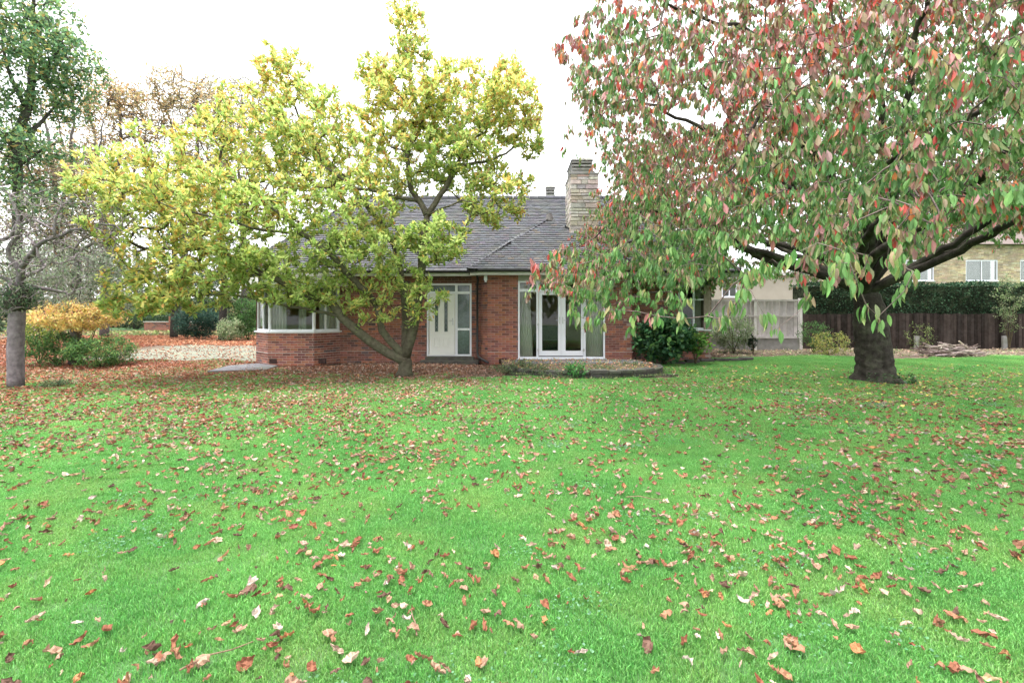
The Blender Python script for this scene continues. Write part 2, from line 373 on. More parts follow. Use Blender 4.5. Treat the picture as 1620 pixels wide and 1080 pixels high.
# grass blades: a small turf patch repeated over the lawn
def grass_patch(name, size, n, h, wdt):
    c = rng.uniform(-size/2, size/2, (n, 2)); ang = rng.uniform(0, 2*PI, n); hh = rng.uniform(.55, 1.15, n)*h
    lean = rng.uniform(.15, .9, n)*hh; la = rng.uniform(0, 2*PI, n); ww = rng.uniform(.7, 1.3, n)*wdt
    ux, uy = np.cos(ang)*ww/2, np.sin(ang)*ww/2; lx, ly = np.cos(la)*lean, np.sin(la)*lean
    z0 = np.zeros(n)-.004
    V = np.stack([np.stack([c[:, 0]-ux, c[:, 1]-uy, z0], 1), np.stack([c[:, 0]+ux, c[:, 1]+uy, z0], 1),
                  np.stack([c[:, 0]+ux*.8+lx*.35, c[:, 1]+uy*.8+ly*.35, hh*.6], 1), np.stack([c[:, 0]-ux*.8+lx*.35, c[:, 1]-uy*.8+ly*.35, hh*.6], 1),
                  np.stack([c[:, 0]+lx, c[:, 1]+ly, hh*.95], 1)], 1).reshape(-1, 3)
    o = np.arange(n)[:, None]*5; mb = MB(); t = np.repeat(rng.uniform(.65, 1.35, (n, 1))*np.array([1, 1, 1])*(1+rng.normal(0, .08, (n, 3))), 5, 0)
    mb.V.append(V); mb.C.append(t); mb.n = len(V)
    mb.L += [(o+np.array([0, 1, 2, 3])).ravel(), (o+np.array([3, 2, 4])).ravel()]; mb.N += [np.full(n, 4), np.full(n, 3)]
    me = mb.mesh(name, M['grass']); return bpy.data.objects.new(name, me)
def instance_grass(name, pts, patch, smin, smax):
    me = bpy.data.meshes.new(name); me.from_pydata([tuple(p) for p in pts], [], []); o = bpy.data.objects.new(name, me); col.objects.link(o); o['kind'] = 'stuff'
    me.materials.append(M['grass'])
    g = bpy.data.node_groups.new(name, 'GeometryNodeTree'); g.interface.new_socket('Geometry', in_out='INPUT', socket_type='NodeSocketGeometry'); g.interface.new_socket('Geometry', in_out='OUTPUT', socket_type='NodeSocketGeometry')
    N = g.nodes; gi = N.new('NodeGroupInput'); go = N.new('NodeGroupOutput'); ip = N.new('GeometryNodeInstanceOnPoints'); oi = N.new('GeometryNodeObjectInfo'); oi.inputs['Object'].default_value = patch
    oi.inputs['As Instance'].default_value = True
    rv = N.new('FunctionNodeRandomValue'); rv.data_type = 'FLOAT_VECTOR'; rv.inputs[0].default_value = (0, 0, 0); rv.inputs[1].default_value = (0, 0, 6.283)
    rs = N.new('FunctionNodeRandomValue'); rs.data_type = 'FLOAT'; rs.inputs[2].default_value = smin; rs.inputs[3].default_value = smax; rs.inputs['Seed'].default_value = 3
    L = g.links; L.new(gi.outputs[0], ip.inputs['Points']); L.new(oi.outputs['Geometry'], ip.inputs['Instance']); L.new(rv.outputs[0], ip.inputs['Rotation']); L.new(rs.outputs[1], ip.inputs['Scale']); L.new(ip.outputs[0], go.inputs[0])
    md = o.modifiers.new('scatter', 'NODES'); md.node_group = g; return o
MAG = P(640, 595, 12.1); MAG[2] = float(gz(MAG[0], 12.1)); CHE = np.array([8.42, 11.1, float(gz(8.42, 11.1))]); WEE = P(25, 612, 10.25); WEE[2] = float(gz(WEE[0], 10.25))
def grid_pts(x0, x1, y0, y1, sp, thin=None):
    X, Y = np.meshgrid(np.arange(x0, x1, sp), np.arange(y0, y1, sp)); p = np.stack([X.ravel(), Y.ravel()], 1)+rng.uniform(-.2*sp, .2*sp, (X.size, 2))
    k = lawn_mask(p[:, 0], p[:, 1]-.2) & (np.abs(p[:, 0]) < 1.35*p[:, 1]+3.5) & (np.hypot(p[:, 0]-CHE[0], p[:, 1]-CHE[1]) > .72)
    # worn, leaf-strewn ground towards the left-hand corner and under the small tree keeps fewer tufts
    heavy = sstep(9.5, 12.5, p[:, 1])*sstep(2.5, -1.5, p[:, 0])*.65 + sstep(-6, -10, p[:, 0])*sstep(7, 10, p[:, 1])*.25
    k &= rng.uniform(0, 1, len(p)) > heavy
    p = p[k]; return np.column_stack([p, gz(p[:, 0], p[:, 1])])
near = grid_pts(-12, 12, .2, 6.2, .38); far = grid_pts(-22, 26, 6.2, 17.5, .40)
instance_grass('short_grass', near, grass_patch('grass_patch', .52, 5600, .026, .0032), .85, 1.25)
instance_grass('meadow_grass', far, grass_patch('coarse_grass_patch', .54, 2400, .028, .0062), .85, 1.25)

# ------------------------------------------------------------------ BUNGALOW
HOUSE = thing('bungalow', (-1, 18, 0), 'red brick bungalow with dark tiled hipped roof and white french doors', 'house')
BR = dict(red=[(.275,.115,.09),(.33,.135,.10),(.23,.10,.085),(.40,.16,.095),(.16,.095,.09),(.11,.08,.085)])
BRW = [.34, .24, .2, .1, .08, .04]
single_bricks = []                              # (priority, origin, basis, length, colour) of bricks built one by one
def brick_panel(name, p0, p1, z0, z1, parent, mortar=(.36, .28, .245), single=0, L=.215, H=.065, J=.010, thick=.25, cols=None, wts=None, proud=.007, wallmat=None, brickname='brick'):
    """a wall from p0 to p1 (outside on the right hand when walking p0->p1), bricks proud of a recessed mortar core"""
    p0 = np.array([*p0, 0.]); p1 = np.array([*p1, 0.]); W = np.linalg.norm(p1-p0); u = (p1-p0)/W; nrm = np.array([u[1], -u[0], 0.]); ax = np.array([u, -nrm, [0, 0, 1.]])
    core = MB(); core.box((0, proud, z0), (W, thick, z1), mortar, ax, p0); wall = core.build(name, wallmat or M['mortar'], parent)
    mb = MB(); cols = cols or BR['red']; wts = wts or BRW; pitch = H+J
    for r in range(int(z0/pitch), int(z1/pitch)+1):
        za = r*pitch+J/2; zb = za+H
        za = max(za, z0+.002); zb = min(zb, z1-.002)
        if zb-za < .02: continue
        x = -(L+J)*(.5 if r % 2 else 0)+.003
        while x < W-.02:
            a, b = max(x, .0), min(x+L, W)
            if b-a > .03:
                c = palette(1, cols, wts, .14)[0]; pr = rng.uniform(-.0025, .0025)
                if single: single_bricks.append((single, wall, ax, p0, (a, pr, za), (b, .03, zb), c, brickname))
                else: mb.box((a, pr, za), (b, .03, zb), c, ax, p0)
            x += L+J
    mb.build('brickwork', M['brick'] if brickname == 'brick' else M['stone'], wall, 'stuff')
    return wall
FY, EY = 15.4, 15.0
TOP = 2.78
# main front, from bay to front door
brick_panel('front_wall', (-5.47, FY), (-2.72, FY), 0, TOP, HOUSE)
brick_panel('door_lintel_wall', (-2.718, FY), (-1.29, FY), 2.475, TOP, HOUSE, cols=[(.17,.07,.055),(.12,.06,.055)], wts=[1, 1])
brick_panel('front_wall', (-1.288, FY), (-.98, FY), 0, TOP, HOUSE)
brick_panel('corner_wall', (-.985, EY+.30), (-.76, EY+.003), 0, TOP, HOUSE)
brick_panel('sitting_room_wall', (-.76, EY), (.19, EY), 0, TOP, HOUSE, single=1)
brick_panel('sitting_room_wall', (2.885, EY), (3.72, EY), 0, TOP, HOUSE, single=3)
brick_panel('return_wall', (3.72, EY+.002), (3.72, 16.0), 0, TOP, HOUSE)
brick_panel('right_wall', (3.72, 16.0), (5.5, 16.0), 0, TOP, HOUSE)
brick_panel('window_base_wall', (5.502, 16.0), (6.55, 16.0), 0, 1.02, HOUSE)
brick_panel('side_wall', (6.6, 16.0), (6.6, 23.9), 0, TOP, HOUSE)
brick_panel('side_wall', (-8.15, 23.9), (-8.15, FY), 0, TOP, HOUSE)
bw = MB(); bw.box((-8.1, 23.7, 0), (6.55, 23.9, TOP), (.3, .12, .08)); bw.build('back_wall', M['brick'], HOUSE)
# bay below its sill: three faces with paler pointing
B0, B1, B2, B3 = (-8.15, FY), (-7.37, 14.6), (-5.97, 14.6), (-5.47, FY)
PALE = (.62, .55, .49)
brick_panel('bay_wall', B0, B1, 0, 1.0, HOUSE, PALE, single=4)
brick_panel('bay_wall', B1, B2, 0, 1.0, HOUSE, PALE, single=2)
brick_panel('bay_wall', B2, B3, 0, 1.0, HOUSE, PALE, single=5)
single_bricks.sort(key=lambda s: s[0])
rest = {}
meshes = {}
for k, (pr, wall, ax, o0, a, b, c, bn) in enumerate(single_bricks):
    if k < 300:
        L = round(b[0]-a[0], 2); Hh = round(b[2]-a[2], 3); ci = rng.integers(7); key = (L, Hh, ci)
        if key not in meshes:
            mb = MB(); mb.box((-(b[0]-a[0])/2, -.015, -(b[2]-a[2])/2), ((b[0]-a[0])/2, .015, (b[2]-a[2])/2), c); meshes[key] = mb.mesh('brick', M['brick'])
        ctr = np.array([(a[i]+b[i])/2 for i in range(3)])@ax+o0
        part_copy('brick', meshes[key], ctr, (0, 0, math.atan2(ax[0][1], ax[0][0])), wall)
    else:
        rest.setdefault(wall.name, (wall, MB()))[1].box(a, b, c, ax, o0)
for wl, mb in rest.values(): mb.build('brickwork', M['brick'], wl, 'stuff')
# plinth course, air bricks, door step
mb = MB()
for a, b in ((( -5.47, FY), (-2.74, FY)), ((-.76, EY), (.18, EY)), ((2.89, EY), (3.74, EY)), (B0, B1), (B1, B2), (B2, B3)):
    a = np.array([*a, 0.]); b = np.array([*b, 0.]); W = np.linalg.norm(b-a); u = (b-a)/W; nr = np.array([u[1], -u[0], 0])
    mb.box((-.01, -.022, .375), (W+.01, .01, .395), (.42, .36, .32), np.array([u, -nr, [0, 0, 1.]]), a)
mb.build('plinth_course', M['mortar'], HOUSE)
for px, yy in ((432, 14.6), (510, 14.6), (795, EY)):
    c = P(px, 571, yy); mb = MB(); mb.box((c[0]-.11, yy-.012, c[2]-.07), (c[0]+.11, yy+.02, c[2]+.07), (.02, .018, .018))
    for i in range(5): mb.box((c[0]-.09+i*.04, yy-.018, c[2]-.055), (c[0]-.075+i*.04, yy-.013, c[2]+.055), (.12, .06, .05))
    mb.build('air_brick', M['brick'], HOUSE)
mb = MB(); mb.box((-2.85, 14.95, 0), (-1.05, FY-.01, .12)); mb.box((-2.72, 15.12, .12), (-1.2, FY-.01, .215)); mb.build('door_step', M['darkstone'], HOUSE)

# windows and doors -------------------------------------------------
def frame_set(name, x0, x1, z0, z1, Y, parent, bars, mat='white', d=.07, w=.055):
    """outer frame plus inner bars [(xa,xb,za,zb)] in the plane Y"""
    mb = MB(); mb.box((x0, Y, z0), (x0+w, Y+d, z1)); mb.box((x1-w, Y, z0), (x1, Y+d, z1)); mb.box((x0+w, Y, z1-w), (x1-w, Y+d, z1)); mb.box((x0+w, Y, z0), (x1-w, Y+d, z0+w))
    for i, a in enumerate(bars): mb.box((a[0], Y+.006+.004*i, a[2]), (a[1], Y+d-.006-.004*i, a[3]))
    return mb.build(name, M[mat], parent)
def pane(x0, x1, z0, z1, Y, parent, mat='glass'):
    mb = MB(); mb.box((x0, Y, z0), (x1, Y+.012, z1)); return mb.build('pane', M[mat], parent)
zE = lambda py: CH-(py-500)/FP*EY
xE = lambda px: (px-810)/FP*EY
# french door set
fx0, fx1, fz0, fz1 = xE(819.5), xE(957), zE(567), zE(444.5)
FR = frame_set('french_door_frame', fx0, fx1, fz0, fz1, EY-.02, HOUSE, [(fx0+.05, fx1-.05, zE(461.5), zE(457)), (xE(848.5), xE(852), fz0+.05, fz1-.05), (xE(922.5), xE(926.5), fz0+.05, fz1-.05)])
mb = MB(); mb.box((fx0-.04, EY-.07, fz0-.05), (fx1+.04, EY+.06, fz0-.001)); mb.build('door_sill', M['white'], HOUSE)
for a, b, c, d in ((xE(822.5), xE(848.5), zE(563), zE(461.5)), (xE(926.5), xE(954), zE(563), zE(461.5)), (xE(822.5), xE(848.5), zE(457), zE(447.5)), (xE(852), xE(922.5), zE(457), zE(447.5)), (xE(926.5), xE(954), zE(457), zE(447.5))):
    pane(a, b, c, d, EY+.02, FR)
for a, b, pa, pb, hx in ((852.6, 887.2, 857.5, 882.8, 885.2), (887.6, 922, 894.5, 919, 890.2)):
    mb = MB(); X0, X1, Z0, Z1 = xE(a), xE(b), zE(562.5), zE(462); A, B, C, D = xE(pa), xE(pb), zE(554.5), zE(466.5)
    Yd = EY-.035
    mb.box((X0, Yd, Z0), (A, Yd+.06, Z1)); mb.box((B, Yd, Z0), (X1, Yd+.06, Z1)); mb.box((A, Yd, Z0), (B, Yd+.06, C)); mb.box((A, Yd, D), (B, Yd+.06, Z1))
    dl = mb.build('french_door', M['white'], HOUSE); pane(A, B, C, D, Yd+.03, dl)
    mb = MB(); hz = zE(506.5); s = 1 if hx < 887 else -1
    mb.box((xE(hx)-.016, Yd-.012, hz-.11), (xE(hx)+.016, Yd-.001, hz+.10)); mb.tube([(xE(hx), Yd-.01, hz), (xE(hx), Yd-.05, hz), (xE(hx)-s*.12, Yd-.05, hz)], .009, 6)
    mb.build('door_handle', M['metal'], dl)
for px, py in ((851.5, 513), (851.5, 553.5), (923, 553.5), (923, 477)):
    mb = MB(); mb.tube([(xE(px), EY-.05, zE(py)-.05), (xE(px), EY-.05, zE(py)+.05)], .014, 8); mb.box((xE(px)-.03, EY-.045, zE(py)-.03), (xE(px)+.03, EY-.036, zE(py)+.03)); mb.build('hinge', M['metal'], FR)
mb = MB(); mb.box((xE(820), EY+.0, fz1+.001), (3.72, EY+.12, TOP)); mb.build('header_panel', M['panel'], HOUSE)
# room behind the french doors
mb = MB(); mb.box((-.7, EY+.26, .20), (3.5, 19.6, .22)); mb.build('room_floor', M['carpet'], HOUSE)
mb = MB(); mb.box((-.72, 19.6, .2), (3.5, 19.7, 2.78)); mb.box((-.8, EY+.26, .2), (-.7, 19.7, 2.78)); mb.box((3.5, EY+.26, .2), (3.6, 19.7, 2.78)); mb.build('room_wall', M['inner'], HOUSE)
mb = MB(); mb.box((-8.1, FY+.3, 2.70), (6.55, 23.7, 2.76)); mb.box((-.7, EY+.26, 2.71), (3.5, FY+.3, 2.77)); mb.build('room_ceiling', M['render'], HOUSE)
def curtain(x0, x1, z0, z1, Y, parent, flare=0.0, folds=9):
    n = 64; t = np.linspace(0, 1, n); rows = []
    for z, f in ((z1, 0), ((z0+z1)/2, .5), (z0, 1)):
        xx = x0+(x1-x0)*t*(1+flare*f); rows.append(np.stack([xx, Y+.035*np.sin(t*2*PI*folds)*(1+.3*np.sin(t*7)), np.full(n, z)], 1))
    V = np.concatenate(rows); F = np.array([(r*n+i, r*n+i+1, (r+1)*n+i+1, (r+1)*n+i) for r in range(2) for i in range(n-1)]); mb = MB(); mb.add(V, F); return mb.build('curtain', M['curtain'], parent, smooth=True)
curtain(xE(822), xE(838), .24, 2.5, EY+.2, HOUSE, .35, 6); curtain(xE(926), xE(955), .24, 2.5, EY+.2, HOUSE, 0, 9)
# dark armchair in the room
t = thing('armchair', (1.35, 17.3, .22), 'dark armchair standing in the room behind the glazed doors', 'armchair')
for nm, a, b in (('seat', (.95, 17.0, .32), (1.75, 17.6, .66)), ('backrest', (.95, 17.6, .32), (1.75, 17.8, 1.15)), ('armrest', (.78, 16.98, .30), (.945, 17.8, .85)), ('armrest', (1.755, 16.98, .30), (1.92, 17.8, .85))):
    mb = MB(); mb.box(a, b); o = mb.build(nm, M['sofa'], t); bv = o.modifiers.new('b', 'BEVEL'); bv.width = .05; bv.segments = 3
mb = MB()
for x in (.85, 1.85):
    for y in (17.05, 17.72): mb.tube([(x, y, .222), (x, y, .31)], .025, 8)
mb.build('leg', M['black'], t)
# front door set
xF = lambda px: (px-810)/FP*FY
zF = lambda py: CH-(py-500)/FP*FY
dx0, dx1, dz0, dz1 = xF(675.5), xF(746), zF(563), zF(448.5)
DF = frame_set('front_door_frame', dx0, dx1, dz0, dz1, FY-.02, HOUSE, [(dx0+.05, dx1-.05, zF(465), zF(461)), (xF(720), xF(724), dz0+.05, dz1-.05), (xF(724), dx1-.05, zF(522.5), zF(519))])
for a, b, c, d in ((xF(682), xF(720), zF(461), zF(451)), (xF(724), xF(742.5), zF(461), zF(451)), (xF(724), xF(742.5), zF(519), zF(465)), (xF(724), xF(742.5), zF(559.5), zF(522.5))):
    pane(a, b, c, d, FY+.02, DF, 'obscure')
mb = MB(); mb.box((xF(726), FY-.03, zF(522)), (xF(741), FY-.022, zF(519.5))); mb.build('letterbox', M['metal'], DF)
Yd = FY-.04; a0, a1, c0, c1 = xF(679.5), xF(719.6), zF(561.5), zF(465.5); lights = [(xF(688.3), xF(693.5)), (xF(703.2), xF(708.6))]; l0, l1 = zF(524.5), zF(476)
mb = MB(); xs = [a0, *lights[0], *lights[1], a1]
for i in (0, 2, 4): mb.box((xs[i], Yd, c0), (xs[i+1], Yd+.05, c1))
for i in (1, 3): mb.box((xs[i], Yd, c0), (xs[i+1], Yd+.05, l0)); mb.box((xs[i], Yd, l1), (xs[i+1], Yd+.05, c1))
DL = mb.build('front_door', M['door'], HOUSE)
for a, b in lights:
    pn = pane(a, b, l0, l1, Yd+.025, DL, 'obscure'); mb = MB(); n = 7
    for i in range(n):
        zc = l0+(l1-l0)*(i+.5)/n; h = (l1-l0)/n/2
        mb.tube([(a, Yd+.02, zc), ((a+b)/2, Yd+.02, zc+h)], .004, 4); mb.tube([((a+b)/2, Yd+.02, zc+h), (b, Yd+.02, zc)], .004, 4); mb.tube([(b, Yd+.02, zc), ((a+b)/2, Yd+.02, zc-h)], .004, 4); mb.tube([((a+b)/2, Yd+.02, zc-h), (a, Yd+.02, zc)], .004, 4)
    mb.build('leading', M['lead'], pn)
    mb = MB(); g = .022
    for A in ((a-g, b+g, l1, l1+g), (a-g, b+g, l0-g, l0), (a-g, a, l0, l1), (b, b+g, l0, l1)): mb.box((A[0], Yd-.014, A[2]), (A[1], Yd-.001, A[3]))
    mb.build('moulding', M['door'], DL)
for a, b in ((686, 696), (700.5, 710.5)):
    mb = MB(); X0, X1, Z0, Z1 = xF(a), xF(b), zF(549), zF(534); g = .028
    for A in ((X0, X1, Z1-g, Z1), (X0, X1, Z0, Z0+g), (X0, X0+g, Z0+g, Z1-g), (X1-g, X1, Z0+g, Z1-g)): mb.box((A[0], Yd-.016, A[2]), (A[1], Yd-.001, A[3]))
    mb.box((X0+.05, Yd-.011, Z0+.05), (X1-.05, Yd-.001, Z1-.05)); mb.build('raised_panel', M['door'], DL)
mb = MB(); mb.box((xF(716.5)-.018, Yd-.012, zF(514)), (xF(716.5)+.018, Yd-.001, zF(503))); mb.tube([(xF(716.5), Yd-.01, zF(507)), (xF(716.5), Yd-.05, zF(507)), (xF(716.5)-.11, Yd-.05, zF(507))], .009, 6); mb.build('door_handle', M['metal'], DL)
mb = MB(); mb.box((-2.9, 17.2, .2), (-1.1, 17.25, 2.7)); mb.build('hall_wall', M['inner'], HOUSE)
# bay window: frame and panes on three faces, sill, flat roof
def face_window(p0, p1, z0, z1, parent, mull=(), sill=True, hz=None):
    p0 = np.array([*p0, 0.]); p1 = np.array([*p1, 0.]); W = np.linalg.norm(p1-p0); u = (p1-p0)/W; nr = np.array([u[1], -u[0], 0]); ax = np.array([u, -nr, [0, 0, 1.]]); q = .06
    mb = MB(); mb.box((0, .03, z0), (q, .10, z1), None, ax, p0); mb.box((W-q, .03, z0), (W, .10, z1), None, ax, p0); mb.box((q, .03, z0), (W-q, .10, z0+q), None, ax, p0); mb.box((q, .03, z1-q), (W-q, .10, z1), None, ax, p0)
    for m in mull: mb.box((m*W-.03, .034, z0+q), (m*W+.03, .096, z1-q), None, ax, p0)
    if hz: mb.box((q, .036, hz-.025), (W-q, .094, hz+.025), None, ax, p0)
    f = mb.build('window_frame', M['white'], parent); ed = [q, *[m*W for m in mull], W-q]
    for a, b in zip(ed[:-1], ed[1:]):
        g = MB(); g.box((a+.032, .06, z0+q+.002), (b-.032, .07, z1-q-.002), None, ax, p0); g.build('pane', M['glass'], f)
    s = MB(); s.box((-.02, -.06, z0-.04), (W+.02, .12, z0-.001), None, ax, p0); s.build('window_sill', M['white'], parent)
face_window(B0, B1, 1.04, 2.42, HOUSE, (.5,)); face_window(B1, B2, 1.04, 2.42, HOUSE, (.0001,)[:0]); face_window(B2, B3, 1.04, 2.42, HOUSE, (.45,))
mb = MB(); poly = [(-8.4, FY+.2), (-8.4, FY-.2), (-7.5, 14.3), (-5.84, 14.3), (-5.2, FY-.2), (-5.2, FY+.2)]
V = [(x, y, z) for z in (2.44, 2.68) for x, y in poly]; n = 6; mb.add(V, [tuple(range(n))[::-1], tuple(range(n, 2*n))]+[(i, (i+1) % n, (i+1) % n+n, i+n) for i in range(n)]); mb.build('bay_roof', M['fascia'], HOUSE)
curtain(-7.8, -7.15, 1.05, 2.42, 15.35, HOUSE, 0, 7); curtain(-6.15, -5.6, 1.05, 2.42, 15.45, HOUSE, 0, 5); curtain(-6.95, -6.7, 1.05, 2.42, 15.75, HOUSE, 0, 3)
mb = MB(); mb.box((-7.88, FY+.3, .18), (-7.84, 18.4, 2.7)); mb.box((-8.0, 18.4, .1), (-3.2, 18.5, 2.7)); mb.box((-8.05, FY+.3, .15), (-3.2, 18.4, .18)); mb.box((-3.2, FY+.3, .15), (-3.1, 18.5, 2.7)); mb.build('room_wall', M['inner'], HOUSE)
face_window((5.502, 16.0), (6.55, 16.0), 1.06, TOP-.25, HOUSE, (.5,), hz=2.05)
mb = MB(); mb.box((5.502, 16.0, TOP-.248), (6.55, 16.12, TOP)); mb.build('window_head', M['fascia'], HOUSE)
mb = MB(); mb.box((4.0, 18.4, .1), (6.5, 18.5, 2.7)); mb.box((3.9, 16.3, .1), (4.0, 18.5, 2.7)); mb.build('room_wall', M['inner'], HOUSE)
curtain(6.1, 6.5, 1.0, 2.5, 16.25, HOUSE, 0, 5)

# roof ---------------------------------------------------------------
EZ, SL = 2.93, .715
MX0, MX1, MY0, MY1 = -8.6, 7.05, 14.95, 24.35
RY = (MY0+MY1)/2; RZ = EZ+SL*(RY-MY0); RX0, RX1 = -6.2, 4.0
EX0, EX1, EYE = -1.33, 4.0, 14.55                 # eaves of the projecting wing
ECX = (EX0+EX1)/2; ES = SL*1.08; ERUN = (EX1-EX0)/2; EZT = EZ+ES*ERUN; EFR = (EZT-EZ)/.735; EBK = MY0+(EZT-EZ)/SL
def z_main(x, y): return min(EZ+SL*(y-MY0), EZ+SL*(MY1-y), EZ+(RZ-EZ)*(x-MX0)/(RX0-MX0), EZ+(RZ-EZ)*(MX1-x)/(MX1-RX1))
def z_ext(x, y): return min(EZ+ES*(x-EX0), EZ+ES*(EX1-x), EZ+.735*(y-EYE)) if y < EBK+.05 else -9
ROOF = MB()
V = [(MX0,MY0,EZ),(MX1,MY0,EZ),(MX1,MY1,EZ),(MX0,MY1,EZ),(RX0,RY,RZ),(RX1,RY,RZ)]
ROOF.add(np.array(V)-[0,0,.03], [(0,1,5,4),(1,2,5),(2,3,4,5),(3,0,4),(0,3,2,1)], (.05,.05,.055))
V = [(EX0,EYE,EZ),(EX1,EYE,EZ),(EX1,MY0+.3,EZ),(EX0,MY0+.3,EZ),(ECX,EYE+EFR,EZT),(ECX,EBK,EZT)]
ROOF.add(np.array(V)-[0,0,.032], [(0,1,4),(1,2,5,4),(3,0,4,5),(0,3,2,1)], (.05,.05,.055))
ROOFO = ROOF.build('roof', M['tile'], HOUSE)
TC = [(.080,.082,.093),(.068,.070,.080),(.094,.096,.107),(.086,.082,.085),(.110,.094,.088)]; TW = [.42, .28, .2, .08, .02]
def tile_slope(corner, uvec, svec, width, length, inside, zmine, zother):
    """rows of overlapping plain tiles on one slope. corner: eave corner; uvec along the eave; svec unit up the slope"""
    mb = MB(); u = np.array(uvec, float); s = np.array(svec, float); s /= np.linalg.norm(s); n = np.cross(u, s); n *= np.sign(n[2]); g, tw = .138, .20
    for r in range(int(length/g)+1):
        for c in range(-1, int(width/tw)+2):
            o = np.array(corner)+u*(c*tw+(tw/2 if r % 2 else 0))+s*(r*g-.03)
            m = o+u*tw/2+s*g/2
            if not inside(m[0], m[1]) or zother(m[0], m[1]) > zmine(m[0], m[1]): continue
            hgt = .030+rng.uniform(-.004, .006); tl = rng.uniform(-.003, .003)
            a = o+n*(hgt+tl); b = o+u*(tw-.005)+n*(hgt-tl); cc = b+s*(g+.02)-n*(hgt-.004); d = a+s*(g+.02)-n*(hgt-.004)
            mb.add([a, b, cc, d, a-n*.03, b-n*.03], [(0,1,2,3),(4,5,1,0),(5,2,1),(4,0,3)], palette(1, TC, TW, .08)[0])
    return mb.build('roof_tiling', M['tile'], ROOFO, 'stuff')
SLv = (0, 1, SL)
tile_slope((MX0, MY0, EZ), (1, 0, 0), SLv, MX1-MX0, math.hypot(RY-MY0, RZ-EZ), lambda x, y: z_main(x, y) >= EZ+SL*(y-MY0)-.02 and MY0-.05 < y < RY, z_main, z_ext)
el = lambda x, y: z_ext(x, y)
tile_slope((EX0, EYE, EZ), (1, 0, 0), (0, 1, .735), EX1-EX0, math.hypot(EFR, EZT-EZ), lambda x, y: y < EYE+EFR and el(x, y) >= EZ+.735*(y-EYE)-.02, z_ext, z_main)
tile_slope((EX0, EBK, EZ), (0, -1, 0), (1, 0, ES), EBK-EYE, math.hypot(ERUN, EZT-EZ), lambda x, y: EX0-.05 < x < ECX and y < EBK and el(x, y) >= EZ+ES*(x-EX0)-.02, z_ext, z_main)
tile_slope((EX1, EYE, EZ), (0, 1, 0), (-1, 0, ES), EBK-EYE, math.hypot(ERUN, EZT-EZ), lambda x, y: ECX < x < EX1+.05 and y < EBK and el(x, y) >= EZ+ES*(EX1-x)-.02, z_ext, z_main)
hl = (RZ-EZ)
tile_slope((MX0, MY1, EZ), (0, -1, 0), (RX0-MX0, 0, hl), MY1-MY0, math.hypot(RX0-MX0, hl), lambda x, y: z_main(x, y) >= EZ+hl*(x-MX0)/(RX0-MX0)-.02 and x > MX0-.05, z_main, z_ext)
tile_slope((MX1, MY0, EZ), (0, 1, 0), (RX1-MX1, 0, hl), MY1-MY0, math.hypot(MX1-RX1, hl), lambda x, y: z_main(x, y) >= EZ+hl*(MX1-x)/(MX1-RX1)-.02 and x < MX1+.05, z_main, z_ext)
def ridge(a, b, name='ridge_tile', r=.12, L=.32, c=(.075, .075, .09)):
    a, b = np.array(a, float), np.array(b, float); W = np.linalg.norm(b-a); u = (b-a)/W; n = int(W/L)
    sd_ = np.cross(u, (0, 0, 1.)); sd_ /= np.linalg.norm(sd_); up = np.cross(sd_, u); an = np.linspace(-.15, PI+.15, 7)
    for i in range(n):
        p0 = a+u*W*i/n; p1 = a+u*(W*(i+1)/n-.012); mb = MB()
        V = [p0*(1-t)+p1*t+sd_*math.cos(q)*(r-.012*t)+up*(math.sin(q)*(r-.012*t)-.015) for t in (0, 1) for q in an]; k = len(an)
        mb.add(V, [(j, j+1, k+j+1, k+j) for j in range(k-1)]+[tuple(range(k))[::-1], tuple(range(k, 2*k))], np.array(c)*rng.uniform(.8, 1.3)); mb.build(name, M['tile'], ROOFO)
ridge((RX0, RY, RZ), (RX1, RY, RZ)); ridge((ECX, EYE+EFR, EZT), (ECX, EBK, EZT))
ridge((EX0, EYE, EZ), (ECX, EYE+EFR, EZT), 'hip_tile', .06, .28); ridge((EX1, EYE, EZ), (ECX, EYE+EFR, EZT), 'hip_tile', .06, .28)
ridge((MX0, MY0, EZ), (RX0, RY, RZ), 'hip_tile', .08, .3); ridge((MX1, MY0, EZ), (RX1, RY, RZ), 'hip_tile', .08, .3)
mb = MB(); mb.tube([(ECX-.0, EYE+EFR-.05, EZT-.1), (ECX, EYE+EFR-.05, EZT+.16)], [.17, .10], 10, (.13, .12, .12)); mb.build('hip_end_cap', M['tile'], ROOFO)
# eaves: fascia, soffit, gutter, downpipe
def run_box(pts, off0, off1, z0, z1, name, mat, closed=False):
    mb = MB()
    for a, b in zip(pts[:-1], pts[1:]):
        a = np.array([*a, 0.]); b = np.array([*b, 0.]); W = np.linalg.norm(b-a); u = (b-a)/W; nr = np.array([u[1], -u[0], 0]); mb.box((0, -off1, z0), (W, -off0, z1), None, np.array([u, -nr, [0, 0, 1.]]), a)
    return mb.build(name, mat, HOUSE)
CH1 = (EX0, MY0+.05); CH2 = (EX0+.04, EYE+.28); CH3 = (EX0+.3, EYE+.03)
eav = [(MX0+.03, MY0+.03), (EX0, MY0+.03)]; eav2 = [(EX0+.02, MY0+.02), (EX0+.05, EYE+.27), (EX0+.31, EYE+.05), (EX1-.04, EYE+.05), (EX1-.04, MY0+.0)]; eav3 = [(EX1, MY0+.03), (MX1-.03, MY0+.03), (MX1-.03, MY1-.03)]
for e in (eav, eav2, eav3): run_box(e, -.02, 0, EZ-.185, EZ-.03, 'fascia_board', M['fascia'])
